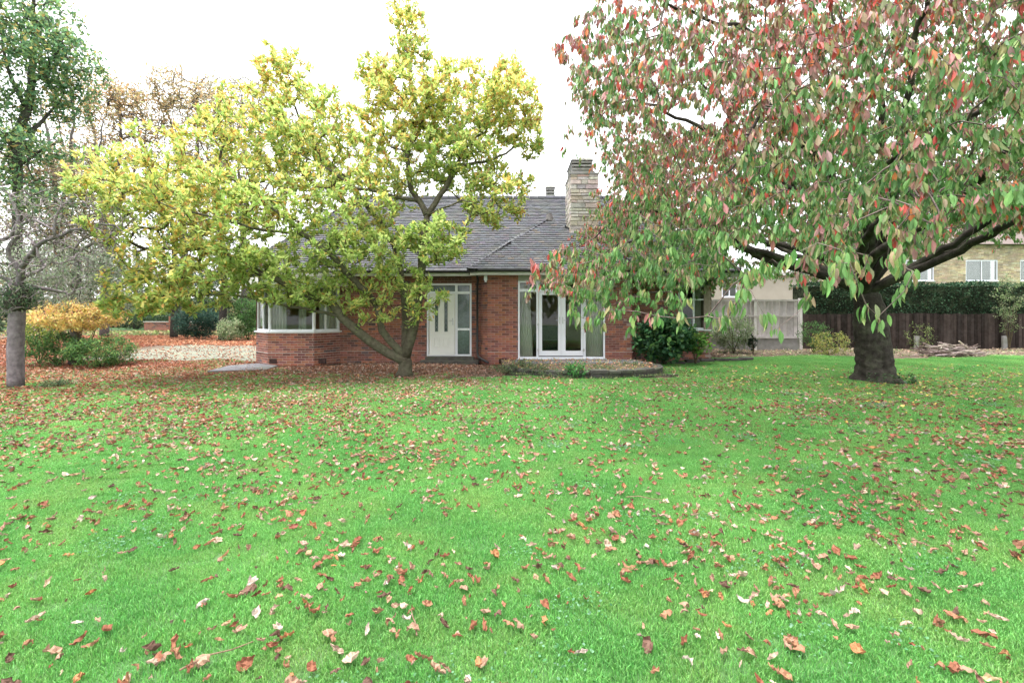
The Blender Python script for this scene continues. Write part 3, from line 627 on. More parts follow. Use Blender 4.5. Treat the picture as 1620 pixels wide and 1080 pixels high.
for e in (eav, eav2, eav3):
    mb = MB()
    for a, b in zip(e[:-1], e[1:]):
        a = np.array([*a, 0.]); b = np.array([*b, 0.]); u = (b-a)/np.linalg.norm(b-a); nr = np.array([u[1], -u[0], 0])
        mb.tube([a+nr*.055+[0, 0, EZ-.045], b+nr*.055+[0, 0, EZ-.045]], .055, 10)
    mb.build('gutter', M['black'], HOUSE)
mb = MB(); mb.box((MX0+.05, MY0+.04, EZ-.17), (MX1-.05, FY+.05, EZ-.155)); mb.box((EX0+.1, EYE+.36, EZ-.172), (EX1-.06, EY+.05, EZ-.157)); mb.box((EX0+.32, EYE+.06, EZ-.172), (EX1-.06, EYE+.358, EZ-.157)); mb.box((3.75, FY+.05, EZ-.168), (MX1-.05, 16.1, EZ-.153)); mb.build('soffit', M['fascia'], HOUSE)
mb = MB(); q = [(-1.10, 14.98, EZ-.1), (-1.06, 15.05, 2.62), (-1.09, 15.22, 2.5), (-1.09, 15.24, .38), (-1.05, 15.15, .22), (-.72, 14.62, .09)]
mb.tube(q, .036, 10); mb.build('downpipe', M['black'], HOUSE, smooth=True)
mb = MB(); mb.box((-.86, 14.82, 2.60), (-.76, 14.92, 2.74)); mb.box((-.84, 14.84, 2.55), (-.78, 14.9, 2.60)); mb.build('security_light', M['white'], HOUSE)
# main chimney: coursed pale stones on a core, louvred cap
def chimney(x0, x1, y0, y1, z0, z1, zc, stones=True):
    core = MB(); core.box((x0+.012, y0+.012, z0), (x1-.012, y1-.012, z1), (.33, .30, .26)); ch = core.build('chimney', M['mortar'], HOUSE)
    sc = [(.50,.455,.40),(.45,.41,.36),(.56,.53,.48),(.42,.39,.36),(.49,.42,.35)]; cnt = 0
    if stones:
        z = z0
        while z < z1-.03:
            h = min(rng.choice([.10, .13, .16, .18]), z1-z)
            for f in range(4):
                A = [(x0, y0), (x1, y0), (x1, y1), (x0, y1)][f]; Bp = [(x1, y0), (x1, y1), (x0, y1), (x0, y0)][f]
                a = np.array([*A, 0.]); b = np.array([*Bp, 0.]); W = np.linalg.norm(b-a); u = (b-a)/W; nr = np.array([u[1], -u[0], 0]); ax = np.array([u, -nr, [0, 0, 1.]]); x = .001
                while x < W-.03:
                    l = rng.uniform(.2, .55); l = W-x-.001 if W-x-l < .12 else l
                    mb = MB(); pr = rng.uniform(-.022, .0); e = .005
                    c = palette(1, sc, [1]*5, .1)[0]
                    V = np.array([(x+e, .03, z+e), (x+l-e, .03, z+e), (x+l-e, .03, z+h-e), (x+e, .03, z+h-e), (x+e+.006, pr, z+e+.008), (x+l-e-.006, pr+rng.uniform(-.004, .004), z+e+.008), (x+l-e-.006, pr, z+h-e-.008), (x+e+.006, pr, z+h-e-.008)])@ax+a
                    mb.add(V, [(4,5,6,7),(0,1,5,4),(1,2,6,5),(2,3,7,6),(3,0,4,7)], c); mb.build('stone', M['stone'], ch) if f in (0, 3) else chimney.rest.add(V, [(4,5,6,7),(0,1,5,4),(1,2,6,5),(2,3,7,6),(3,0,4,7)], c)
                    x += l
            z += h
    w, d = x1-x0, y1-y0; H = zc-z1
    mb = MB(); mb.box((x0-.03, y0-.03, z1+.001), (x1+.03, y1+.03, z1+.05)); mb.box((x0+.04, y0+.04, z1+.05), (x1-.1, y1-.04, z1+H*.22)); mb.build('cap_slab', M['concrete'], ch)
    cx0, cx1 = x0+.03, x1-.17*w
    mb = MB(); mb.box((cx0+.08, y0+.16, z1+H*.2), (cx1-.08, y1-.16, zc-.03), (.02, .02, .02)); mb.box(((cx0+cx1)/2-.03, y0+.08, z1+H*.22), ((cx0+cx1)/2+.03, y1-.08, zc-.1)); mb.build('flue', M['darkstone'], ch)
    for i in range(3):
        za = z1+H*(.27+i*.2); mb = MB(); mb.box((cx0+.02, y0+.05, za), (cx1-.02, y1-.05, za+H*.12)); o = mb.build('louvre_slab', M['concrete'], ch)
    mb = MB(); za = z1+H*.84; V = [(cx0-.01, y0+.03, za), (cx1+.01, y0+.03, za), (cx1+.01, y1-.03, za), (cx0-.01, y1-.03, za), (cx0+.06, y0+.12, zc), (cx1-.06, y0+.12, zc), (cx1-.06, y1-.12, zc), (cx0+.06, y1-.12, zc)]
    mb.add(V, [(0,3,2,1),(4,5,6,7),(0,1,5,4),(1,2,6,5),(2,3,7,6),(3,0,4,7)]); mb.build('cap_top', M['concrete'], ch)
    return ch
chimney.rest = MB()
c1 = chimney(1.98, 2.90, 16.3, 17.8, 3.9, 6.28, 6.87); chimney.rest.build('stonework', M['stone'], c1, 'stuff')
chimney(1.50, 2.05, 21.8, 22.3, 4.5, 6.75, 7.42, False)
mb = MB(); mb.box((1.93, 16.22, 4.13), (2.95, 16.295, 4.3)); mb.build('lead_flashing', M['lead'], HOUSE)

# ------------------------------------------------------------------ terrace in front of the french doors
TER = thing('terrace', (2, 13, 0), 'raised mossy terrace with curved rough stone edge outside the glazed doors', 'terrace')
an = np.linspace(PI*1.12, PI*2.0, 26); edge = [(1.85+2.15*math.cos(a), 13.3+1.65*math.sin(a)) for a in an]
edge = [(-.35, 14.9)]+edge+[(4.0, 14.9)]
TZ = .165
V = [(x, y, z) for z in (-.05, TZ) for x, y in edge]; n = len(edge); mb = MB(); mb.add(V, [tuple(range(n))[::-1], tuple(range(n, 2*n))]+[(i, (i+1) % n, (i+1) % n+n, i+n) for i in range(n)], (.15, .13, .1)); mb.build('terrace_bed', M['soil'], TER)
E = np.array(edge[1:-1]); seg = np.linalg.norm(np.diff(E, axis=0), axis=1); cum = np.concatenate([[0], np.cumsum(seg)])
s = 0
while s < cum[-1]-.1:
    l = rng.uniform(.28, .5); l = min(l, cum[-1]-s)
    for lay in range(2):
        pa = np.array([np.interp(s+.01, cum, E[:, 0]), np.interp(s+.01, cum, E[:, 1]), 0]); pb = np.array([np.interp(s+l-.01, cum, E[:, 0]), np.interp(s+l-.01, cum, E[:, 1]), 0])
        W = np.linalg.norm(pb-pa); u = (pb-pa)/W; nr = np.array([u[1], -u[0], 0]); ax = np.array([u, -nr, [0, 0, 1.]]); pr = rng.uniform(.0, .05)
        z0, z1 = ((-.03, .10), (.105, .19+rng.uniform(-.035, .02)))[lay]; pr += rng.uniform(0, .03); g0 = float(gz(pa[0], pa[1]))*0
        mb = MB(); mb.box((0, -.05-pr+(.0 if lay else .03), z0), (W, .22, z1), None, ax, pa); o = mb.build('stone', M['darkstone'], TER)
        bv = o.modifiers.new('b', 'BEVEL'); bv.width = .018; bv.segments = 2
    s += l
for i in range(6):
    for j in range(2):
        x0 = .1+i*.62; y0 = 13.55+j*.65; mb = MB(); zz = TZ+rng.uniform(.012, .022); mb.box((x0, y0, TZ-.01), (x0+.6, y0+.63, zz)); mb.build('paving_slab', M['slab'], TER)
# path slab by the bay and low border edging at the right
mb = MB(); V = [(-8.9, 12.6), (-7.35, 13.4), (-7.0, 14.45), (-8.7, 15.2), (-9.2, 14.6)]
n = 5; W3 = [(x, y, z) for z in (-.02, .055) for x, y in [(P(328, 592, 12.75)[0], 12.75), (P(420, 588, 13.1)[0], 13.1), (P(440, 575, 14.2)[0], 14.2), (P(405, 572, 14.7)[0], 14.9), (P(362, 574, 14.2)[0], 14.2)]]
mb.add(W3, [tuple(range(n))[::-1], tuple(range(n, 2*n))]+[(i, (i+1) % n, (i+1) % n+n, i+n) for i in range(n)]); o = mb.build('paving_slab', M['slab']); tag(o, 'grey flat paving slab on the leafy ground beside the bay', 'slab')
t = thing('border_edging', P(1120, 573, 15.4), 'low dark stone edging between the lawn and the right-hand border', 'edging')
for i, (px, py, Y) in enumerate([(1072, 576, 14.9), (1095, 574, 15.1), (1118, 572, 15.4), (1141, 571, 15.7), (1162, 571, 15.9), (1180, 571, 16.0)]):
    c = P(px, py, Y); c[2] = gz(c[0], c[1]); mb = MB(); a = rng.uniform(-.2, .2); ax = np.array([(math.cos(a), math.sin(a), 0), (-math.sin(a), math.cos(a), 0), (0, 0, 1)])
    mb.box((-.22, -.1, -.05), (.22, .1, .10+rng.uniform(-.02, .03)), None, ax, c); o = mb.build('stone', M['darkstone'], t); bv = o.modifiers.new('b', 'BEVEL'); bv.width = .03; bv.segments = 2
mb = MB(); mb.box((-.2, -.03, .0), (.2, .03, .05), None, None); 
c = P(1060, 594, 12.3); c[2] = gz(c[0], c[1]); mb = MB(); mb.box((-.22, -.04, 0), (.2, .04, .05), None, np.array([(.95, -.3, 0), (.3, .95, 0), (0, 0, 1)]), c); tag(mb.build('kerb_stone', M['darkstone']), 'small dark stone lying at the right end of the terrace edge', 'stone')

# ------------------------------------------------------------------ fences, hedge, neighbouring houses
FZ = 20.5
def gzz(x, y): return float(gz(x, y))
pf = thing('pale_fence', (9.4, FZ, .08), 'pale weathered close-board fence with rails and concrete posts behind the house', 'fence')
xa, xb = P(1050, 0, FZ)[0], P(1262, 0, FZ)[0]; n = int((xb-xa)/.15); ztop = P(0, 474, FZ)[2]; zb = P(0, 534, FZ)[2]
for i in range(n):
    x = xa+i*(xb-xa)/n; mb = MB(); h = rng.uniform(-.012, .012); mb.box((x+.008, FZ+.012*(i % 2)+rng.uniform(0, .006), zb), (x+(xb-xa)/n-.008, FZ+.03, ztop+h), np.array([.50, .46, .465])*rng.uniform(.72, 1.1)); mb.build('board', M['palewood'], pf)
for z in (ztop-.02, (ztop+zb)/2+.12, zb+.02):
    mb = MB(); mb.box((xa, FZ-.075, z-.045), (xb, FZ-.002, z+.03), (.44, .41, .40)); mb.build('rail', M['palewood'], pf)
for i, px in enumerate((1050, 1122, 1194, 1266)):
    x = P(px, 0, FZ)[0]; mb = MB(); mb.box((x-.06, FZ-.06, -.1), (x+.06, FZ+.06, ztop+.06), (.58, .56, .54)); mb.build('post', M['palewood'], pf)
for a, b in zip((1050, 1122, 1194), (1122, 1194, 1266)):
    mb = MB(); mb.box((P(a, 0, FZ)[0]+.065, FZ-.03, -.1), (P(b, 0, FZ)[0]-.065, FZ+.03, zb-.004)); mb.build('gravel_board', M['concrete'], pf)
df = thing('dark_fence', (15, FZ, .1), 'dark brown close-board fence on short concrete stubs behind the big tree', 'fence')
xa, xb = P(1271, 0, FZ)[0], P(1760, 0, FZ)[0]; ztop = P(0, 496, FZ)[2]; n = int((xb-xa)/.145)
for i in range(n):
    x = xa+i*(xb-xa)/n; mb = MB(); bay = int(i/13); mb.box((x+.006, FZ+.02+.010*(i % 2)+rng.uniform(0, .006), .12), (x+(xb-xa)/n-.006, FZ+.044, ztop+rng.uniform(-.012, .012)+.02*((bay*7) % 3-1)), np.array([.034, .026, .023])*rng.uniform(.5, 1.7)); mb.build('board', M['darkwood'], df)
for px in (1310, 1378, 1447, 1516, 1585, 1654, 1722):
    x = P(px, 0, FZ)[0]; mb = MB(); mb.box((x-.05, FZ-.06, 0), (x+.05, FZ+.018, ztop+.02), (.03, .024, .022)); mb.build('post', M['darkwood'], df)
for px in (1447, 1585):
    x = P(px, 0, FZ)[0]; mb = MB(); mb.box((x-.085, FZ-.15, 0), (x+.085, FZ-.063, P(0, 531, FZ)[2])); mb.build('concrete_stub', M['concrete'], df)
mb = MB(); mb.box((xa, FZ+.046, ztop-.3), (xb, FZ+.09, ztop-.2), (.05, .035, .03)); mb.build('rail', M['darkwood'], df)
def hedge(name, x0, x1, y0, y1, z0, z1, n, cols, wts, label, size=.09, lump=.12):
    H = thing(name, ((x0+x1)/2, (y0+y1)/2, z0), label, 'hedge')
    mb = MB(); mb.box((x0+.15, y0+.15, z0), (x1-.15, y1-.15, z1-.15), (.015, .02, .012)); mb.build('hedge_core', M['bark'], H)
    k = int(n*.6); f = np.column_stack([rng.uniform(x0, x1, k), np.full(k, y0), rng.uniform(z0, z1, k)]); f[:, 1] += np.abs(rng.normal(0, .12, k))+lump*np.sin(f[:, 0]*2.3)*np.sin(f[:, 2]*4+f[:, 0])
    k2 = n-k; t_ = np.column_stack([rng.uniform(x0, x1, k2), rng.uniform(y0, y1, k2), np.full(k2, z1)]); t_[:, 2] += -np.abs(rng.normal(0, .08, k2))+.05*np.sin(t_[:, 0]*1.9)+.04*np.sin(t_[:, 0]*5.3)
    pos = np.concatenate([f, t_]); d = unit(rng.normal(0, 1, pos.shape)+np.array([0, -.7, .5])); mb = MB(); scatter_leaves(mb, pos, d, rng.uniform(.6, 1.2, len(pos))*size, palette(len(pos), cols, wts, .25), LT_QUAD, rng.uniform(-1.2, 1.2, len(pos))); mb.build('hedge_foliage', M['hedge_leaf'], H, 'stuff'); return H
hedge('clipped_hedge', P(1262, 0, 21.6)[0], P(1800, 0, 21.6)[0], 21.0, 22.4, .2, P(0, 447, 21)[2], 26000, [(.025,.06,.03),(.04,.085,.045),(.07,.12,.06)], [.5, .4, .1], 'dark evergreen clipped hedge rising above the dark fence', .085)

def neighbour():
    NY = 32.0
    H = thing('neighbour_house', (24, NY, 0), 'yellow stone two-storey house with white windows beyond the hedge', 'house')
    xN = lambda px: (px-810)/FP*NY
    zN = lambda py: CH-(py-500)/FP*NY
    cols = [(.46,.37,.24),(.52,.43,.29),(.41,.33,.23),(.54,.47,.35)]; wt = [1, 1, .6, .4]
    kw = dict(mortar=(.42, .33, .21), L=.34, H=.085, J=.012, cols=cols, wts=wt, brickname='stone', proud=.02, wallmat=M['mortar'])
    zs, zt = zN(445), zN(411); X = [xN(1405), xN(1433), xN(1478), xN(1528), xN(1579), xN(1614), xN(1660), xN(1800)]
    brick_panel('front_wall', (X[0], NY), (X[-1], NY), 0, zs, H, **kw); brick_panel('front_wall', (X[0], NY), (X[-1], NY), zt, 6.2, H, **kw)
    for a, b in ((0, 1), (2, 3), (4, 5), (6, 7)): brick_panel('front_wall', (X[a], NY), (X[b], NY), zs+.002, zt-.002, H, **kw)
    for a, b, m in ((1, 2, (.5,)), (3, 4, (.5,)), (5, 6, (.5,))):
        face_window((X[a], NY), (X[b], NY), zs+.03, zt-.01, H, m)
        mb = MB(); mb.box((X[a], NY+.5, zs), (X[b], NY+.6, zt), (.2, .23, .22)); mb.build('room_wall', M['mortar'], H)
    mb = MB(); mb.box((X[0], NY+.25, 0), (X[0]+.2, NY+9, 6.2), (.5, .4, .25)); mb.build('side_wall', M['stone'], H)
    mb = MB(); x0, x1 = X[0]-.5, X[-1]+.5; V = [(x0, NY-.5, 6.2), (x1, NY-.5, 6.2), (x1, NY+9.4, 6.2), (x0, NY+9.4, 6.2), (x0, NY+4.5, 8.8), (x1, NY+4.5, 8.8)]
    mb.add(V, [(0,1,5,4),(2,3,4,5),(0,4,3),(1,2,5),(0,3,2,1)], (.13, .10, .09)); mb.build('roof', M['tile'], H)
neighbour()
g = thing('garage', (15, 29, 0), 'low cream rendered outbuilding with white window seen over the pale fence', 'outbuilding')
GY = 29; xg = lambda px: (px-810)/FP*GY
mb = MB(); zt = P(0, 436, GY)[2]; mb.box((xg(1112), GY, 0), (xg(1142), GY+5, zt)); mb.box((xg(1166), GY, 0), (xg(1300), GY+5, zt)); mb.box((xg(1142), GY, 0), (xg(1166), GY+5, 2.6)); mb.build('wall', M['render'], g)
mb = MB(); mb.box((xg(1108), GY-.2, zt), (xg(1303), GY+5.2, zt+.22)); mb.build('roof', M['fascia'], g)
face_window((xg(1142), GY-.02), (xg(1166), GY-.02), 2.64, zt-.02, g, (.5,))
# distant brick garden wall with pier, field hedges beyond
gw = thing('garden_wall', P(255, 523, 48), 'low red brick garden wall with a square pier far down the garden', 'wall')
brick_panel('wall_face', (P(228, 0, 48)[0], 48), (P(372, 0, 48)[0], 48), 0, .9, gw, L=.30, H=.10, J=.012)
mb = MB(); mb.box((P(273, 0, 48)[0]-.25, 47.8, 0), (P(273, 0, 48)[0]+.25, 48.3, 1.5), (.26, .1, .07)); mb.build('pier', M['brick'], gw)
mb = MB(); mb.box((P(227, 0, 48)[0], 47.93, .901), (P(373, 0, 48)[0], 48.33, .98), (.45, .42, .4)); mb.build('coping', M['mortar'], gw)
fl = thing('far_house', P(208, 505, 75), 'distant pale cottage with grey slate roof beyond the field', 'house')
x0, x1 = P(196, 0, 75)[0], P(232, 0, 75)[0]
mb = MB(); mb.box((x0, 75, 0), (x1, 80, 1.9)); mb.build('wall', M['render'], fl)
mb = MB(); mb.add([(x0-.3, 74.6, 1.9), (x1+.3, 74.6, 1.9), (x1+.3, 80.4, 1.9), (x0-.3, 80.4, 1.9), (x0-.3, 77.5, 3.6), (x1+.3, 77.5, 3.6)], [(0,1,5,4),(2,3,4,5),(0,4,3),(1,2,5),(0,3,2,1)], (.2, .2, .23)); mb.build('roof', M['tile'], fl)

#@@TREES
# ------------------------------------------------------------------ THE YELLOWING TREE BY THE HOUSE
def single_leaves(tree_part, tmpl, pos, dirs, sizes, tints, mat, nvar=10):
    """the largest-showing leaves as parts, sharing a few meshes"""
    var = []
    idx = rng.choice(len(pos), nvar)
    for k in idx:
        mb = MB(); scatter_leaves(mb, np.zeros((1, 3)), np.array([[0, 1, 0.]]), np.array([1.]), tints[k:k+1], tmpl[len(var) % len(tmpl)], np.zeros(1)); var.append(mb.mesh('leaf', mat, True))
    M0 = world_loc(tree_part)
    for i in range(len(pos)):
        d = Vector(dirs[i]); o = bpy.data.objects.new('leaf', var[i % nvar]); col.objects.link(o); o.parent = tree_part
        q = d.to_track_quat('Y', 'Z') @ Quaternion((0, 1, 0), rng.uniform(-1.3, 1.3)); o.rotation_mode = 'QUATERNION'; o.rotation_quaternion = q; o.location = tuple(pos[i]-M0); o.scale = (float(sizes[i]),)*3
def pick_near(pos, n=300):
    px, py = proj(pos); vis = (px > 0) & (px < 1620) & (py > 0) & (py < 1080); d = np.linalg.norm(pos-[0, 0, CH], axis=1)+np.where(vis, 0, 99)
    m = np.zeros(len(pos), bool); m[np.argsort(d)[:n]] = True; return m

def magnolia():
    T = thing('autumn_tree', MAG, 'spreading multi-stemmed small tree with yellow-green and orange leaves before the house', 'tree')
    tr = Tree(MAG, .26); Y = 12.1
    b = tr.limb_line([MAG, P(641, 578, Y), P(641, 562, Y)], .19, .15, attach=0, step=.1, wob=.005)
    L = lambda pts, r0, r1: tr.limb_line([P(*q) for q in pts], r0, r1, wob=.02)
    L([(640, 572, 12.1), (614, 558, 12.0), (583, 538, 11.8), (552, 512, 11.6), (533, 492, 11.5), (516, 470, 11.4), (492, 470, 11.3), (462, 456, 11.2), (430, 440, 11.1), (400, 425, 11.0), (372, 408, 10.9), (330, 398, 10.8), (270, 392, 10.8), (215, 398, 10.9)], .13, .03)
    L([(540, 500, 11.55), (524, 496, 11.4), (500, 492, 11.2), (440, 480, 10.9), (390, 470, 10.6), (330, 466, 10.5)], .05, .015)
    L([(636, 566, 12.1), (622, 545, 12.0), (604, 522, 11.9), (599, 492, 11.8), (592, 478, 11.8), (578, 460, 11.7), (562, 444, 11.6), (530, 410, 11.3), (480, 370, 11.1), (420, 320, 11.0), (350, 270, 11.1)], .10, .025)
    L([(638, 560, 12.2), (641, 520, 12.4), (640, 480, 12.6), (636, 440, 12.8), (628, 400, 13.0), (600, 350, 13.2), (560, 300, 13.3), (500, 230, 13.4), (460, 160, 13.4)], .10, .02)
    L([(643, 562, 12.1), (652, 530, 12.0), (660, 490, 11.9), (664, 450, 11.8), (668, 405, 11.8), (672, 370, 11.8), (676, 342, 11.8)], .12, .085)
    L([(676, 342, 11.8), (690, 320, 11.9), (702, 300, 12.0), (716, 275, 12.1), (736, 262, 12.2), (770, 255, 12.3), (800, 243, 12.4), (830, 225, 12.5)], .075, .02)
    L([(676, 342, 11.8), (664, 318, 12.0), (650, 300, 12.2), (645, 262, 12.3), (645, 238, 12.4), (662, 208, 12.5), (668, 185, 12.5), (655, 150, 12.6), (650, 110, 12.6), (645, 50, 12.6)], .07, .012)
    L([(652, 322, 12.0), (625, 312, 11.7), (600, 303, 11.5), (562, 296, 11.3), (520, 270, 11.1), (470, 240, 11.1)], .045, .015)
    L([(716, 275, 12.1), (735, 235, 12.5), (765, 205, 12.9), (775, 180, 13.0), (790, 140, 13.0)], .045, .012)
    L([(676, 345, 11.8), (700, 330, 11.3), (730, 318, 10.9), (760, 325, 10.7)], .03, .01)
    L([(560, 300, 13.3), (480, 290, 13.6), (400, 250, 13.8), (330, 220, 13.6)], .04, .012)
    L([(480, 370, 11.1), (400, 360, 10.3), (320, 340, 9.9), (250, 320, 9.8)], .04, .012)
    B = [(225, 300, 11.2, 85, 55, 1.8, 150), (180, 300, 11.2, 50, 40, 1.2, 50), (250, 380, 10.9, 75, 60, 1.8, 120), (240, 450, 10.8, 55, 36, 1.2, 90), (290, 480, 10.6, 60, 20, 1.0, 50), (330, 290, 11.5, 100, 80, 2.4, 260), (400, 350, 11, 120, 90, 2.2, 330),
         (340, 430, 10.7, 95, 45, 1.5, 140), (450, 430, 11.2, 90, 40, 1.6, 150), (470, 472, 11.2, 60, 20, 1.0, 45), (220, 485, 10.7, 40, 22, .8, 45), (415, 210, 12.4, 75, 60, 2.0, 260), (450, 120, 12.8, 46, 42, 1.0, 110), (520, 230, 12.4, 85, 75, 2.2, 320), (560, 330, 11.6, 90, 70, 2.2, 240), (580, 400, 11.3, 80, 40, 1.5, 120),
         (600, 120, 12.6, 38, 28, 1.0, 55), (650, 170, 12.6, 78, 65, 1.8, 300), (650, 75, 12.6, 34, 38, .8, 60), (640, 25, 12.6, 34, 28, .7, 34), (740, 180, 12.7, 75, 70, 1.8, 300), (810, 170, 12.7, 50, 60, 1.2, 170), (810, 110, 12.7, 25, 24, .6, 26), (835, 225, 12.5, 28, 28, .8, 38),
         (650, 260, 12.5, 80, 50, 2.0, 200), (740, 260, 12.3, 70, 40, 1.6, 140), (780, 320, 12, 58, 42, 1.3, 130), (830, 290, 12.2, 18, 12, .5, 10), (690, 380, 11.3, 60, 38, 1.3, 110), (620, 460, 11.8, 70, 38, 1.2, 50), (545, 470, 11.7, 60, 30, 1.0, 40), (675, 470, 11.5, 38, 40, .6, 24), (620, 500, 11.6, 50, 24, .7, 14), (500, 290, 13.5, 120, 80, 1.5, 90)]
    A = np.concatenate([pell(k, *q, hollow=.2) for *q, k in B])
    tr.fill(A, arch=-.12, step=.17, maxlen=2.6, wob=.035, bias=.12); tr.radii(.0058, 2.3, .2)
    tr.tubes({1: 'trunk', **{i: 'limb' for i in range(2, tr.nl+1)}}, (.095, .085, .06), (.065, .05, .04), M['bark'], T, 10)
    pos, dr = tr.leaf_sites(lambda: int(rng.integers(15, 22)), 3); n = len(pos); px, py = proj(pos)
    cl = rng.normal(0, 1, (n, 3)); dirs = unit(dr*.5+unit(cl)*.8+np.array([0, 0, .42])); pos = pos+rng.normal(0, .035, (n, 3))
    # yellows and oranges gather in clumps, greener below
    lump = .5*np.sin(pos[:, 0]*1.7+1)+.5*np.sin(pos[:, 2]*2.1+pos[:, 1])+.5*np.sin(pos[:, 0]*.9-pos[:, 2]*1.4)
    f = np.clip((pos[:, 2]-2.5)/5*.5+.22*lump+sstep(-3.5, -9, pos[:, 0])*.3+rng.normal(0, .25, n)+.10, 0, 1)[:, None]
    G = palette(n, [(.37,.49,.14),(.47,.58,.18),(.30,.43,.12),(.56,.63,.23)], [.35, .3, .2, .15], .14); Yl = palette(n, [(.74,.68,.20),(.70,.64,.24),(.76,.56,.16),(.60,.33,.11),(.38,.24,.12)], [.4, .25, .18, .11, .06], .14)
    tint = np.where(rng.uniform(0, 1, (n, 1)) < f*.85, Yl, G)
    size = rng.uniform(.09, .155, n); near = pick_near(pos)
    mb = MB(); scatter_leaves(mb, pos[~near], dirs[~near], size[~near], tint[~near], LT_OVAL); cr = mb.build('crown', M['leaf'], T, 'stuff')
    single_leaves(T, LF_OVAL, pos[near], dirs[near], size[near], tint[near], M['leaf'])
    print('magnolia', n)
magnolia()

# ------------------------------------------------------------------ THE BIG REDDENING TREE AT THE RIGHT
def cherry():
    T = thing('large_cherry_tree', CHE, 'large spreading tree with dark trunk and drooping red and green leaves at the right', 'tree')
    tr = Tree(CHE, .34)
    fork = tr.limb_line([CHE, P(1388, 560, 11.1), P(1382, 520, 11.1), P(1376, 488, 11.1), P(1370, 462, 11.1)], .31, .27, attach=0, step=.12, wob=.01)
    c = np.array(tr.p[fork]); F0 = c.copy()
    def arm(az, ln, z1, z2, r0, mid=None):
        r0 *= .66; ln *= .88 if 180 < az < 260 else 1
        a = math.radians(az); d = np.array([math.cos(a), math.sin(a), 0]); pts = [c]
        for t, zz in ((.18, .30), (.4, .62), (.62, .9), (.82, 1.0)): 
            wv = rng.normal(0, .25, 3)*[1, 1, .4]; pts.append(c+d*ln*t+np.array([0, 0, (z1-c[2])*zz])+wv)
        pts.append(c+d*ln+np.array([0, 0, z2-c[2]])); return tr.limb_line(pts, r0, .008, wob=.04)
    for az, ln, z1, z2, r0 in ((182, 7.6, 3.9, 3.0, .17), (205, 8.4, 3.4, 2.5, .17), (222, 8.2, 4.4, 3.3, .18), (238, 8.0, 3.5, 2.6, .17), (256, 8.0, 4.2, 3.2, .17), (280, 7.5, 4.0, 3.2, .15), (310, 6.5, 4.8, 4.0, .14), (338, 6.5, 5.0, 4.4, .14), (20, 6.5, 5.0, 4.2, .13), (60, 6, 4.2, 3.4, .13), (105, 6, 4.3, 3.4, .13), (150, 7, 4.4, 3.2, .14),
                             (192, 7.8, 6.0, 5.4, .15), (214, 8.4, 6.6, 6.2, .16), (246, 7.2, 6.8, 6.2, .15), (290, 5.5, 7.0, 6.6, .13), (350, 5, 7, 6.6, .12), (80, 4.5, 7.4, 7.2, .12), (170, 5.5, 7.4, 7.2, .13), (230, 4.5, 8.4, 8.4, .14), (130, 3, 8.4, 8.6, .12)):
        arm(az, ln, z1, z2, r0)
    n = 110000; r = 9.3*np.sqrt(rng.uniform(0, 1, n)); th = rng.uniform(0, 2*PI, n)
    x = CHE[0]+r*np.cos(th); y = CHE[1]+r*np.sin(th)*1.02; zt = 9.2-.042*r*r; zl = 3.1-.022*r*r+.25*np.sin(th*5)+.2*np.sin(r*2.2)
    z = zl+(zt-zl)*rng.beta(1.1, 1.25, n); A = np.stack([x, y, z], 1)
    # layered sprays with gaps between them
    g = np.sin(z*3.1+1.3*np.sin(x*.9)+1.1*np.cos(y*.8))+.6*np.sin(x*1.9+z)+.6*np.cos(y*2.1-x*.6); keep = g > -.55
    px, py = proj(A); vis = (A[:, 1] > 1.5)
    lim = np.interp(py, [-400, 0, 40, 70, 130, 180, 230, 270, 300, 350, 400, 450, 490, 530], [1010, 960, 905, 880, 905, 922, 938, 975, 968, 945, 885, 860, 930, 1020])+rng.normal(0, 14, n)
    keep &= ~(vis & (px < lim)); keep &= ~((py > 455) & vis & (px > 1130)) ; keep &= ~((py > 505) & vis)
    lowlim = np.interp(px, [850, 960, 1080, 1200, 1330, 1420, 1480, 1560, 1700], [470, 500, 490, 440, 430, 415, 385, 372, 360]); keep &= ~(vis & (py > lowlim+rng.normal(0, 12, n)))
    keep &= A[:, 1] > 2.9; dcam = np.linalg.norm(A-[0, 0, CH], axis=1); keep &= dcam > 3.3
    hid = (~vis) | (px > 1800) | (py < -350); keep &= ~(hid & (rng.uniform(0, 1, n) < .6))
    # two bright sky gaps between the sprays
    for gx, gy, ga, gb in ((1100, 180, 60, 14), (1215, 395, 70, 18)):
        keep &= ~((((px-gx)/ga)**2+((py-gy)/gb)**2 < 1) & (rng.uniform(0, 1, n) < .93))
    A = A[keep][:16500]
    # hanging sprays that come down in front, seen one by one
    S = [(1390, 500, 3.6), (1310, 440, 3.4), (1210, 500, 3.8), (1160, 480, 4.0), (1230, 520, 4.2), (1150, 505, 4.3), (905, 478, 4.6), (835, 462, 5.2), (845, 415, 5.0), (870, 400, 5.1), (900, 395, 5.2), (930, 505, 4.8), (915, 500, 4.7), (955, 512, 5.2), (1445, 430, 3.6), (1355, 445, 3.5), (1280, 465, 4.2),
         (1175, 455, 4.0), (1085, 470, 4.4), (1120, 500, 4.6), (1040, 500, 4.8), (1000, 520, 5.0), (975, 490, 5), (1420, 400, 3.4), (900, 200, 6), (895, 235, 6.2), (885, 70, 6.4), (925, 30, 6.4), (905, 55, 6.3), (1610, 300, 3.7), (1330, 395, 3.5), (1250, 405, 3.7), (1190, 425, 3.8), (1095, 440, 4.2)]
    S = np.array([P(*q) for q in S]); A = np.concatenate([S, A])
    tr.fill(A, arch=.16, step=.2, maxlen=3.4, wob=.03, bias=.22); tr.radii(.0034, 2.35, .16)
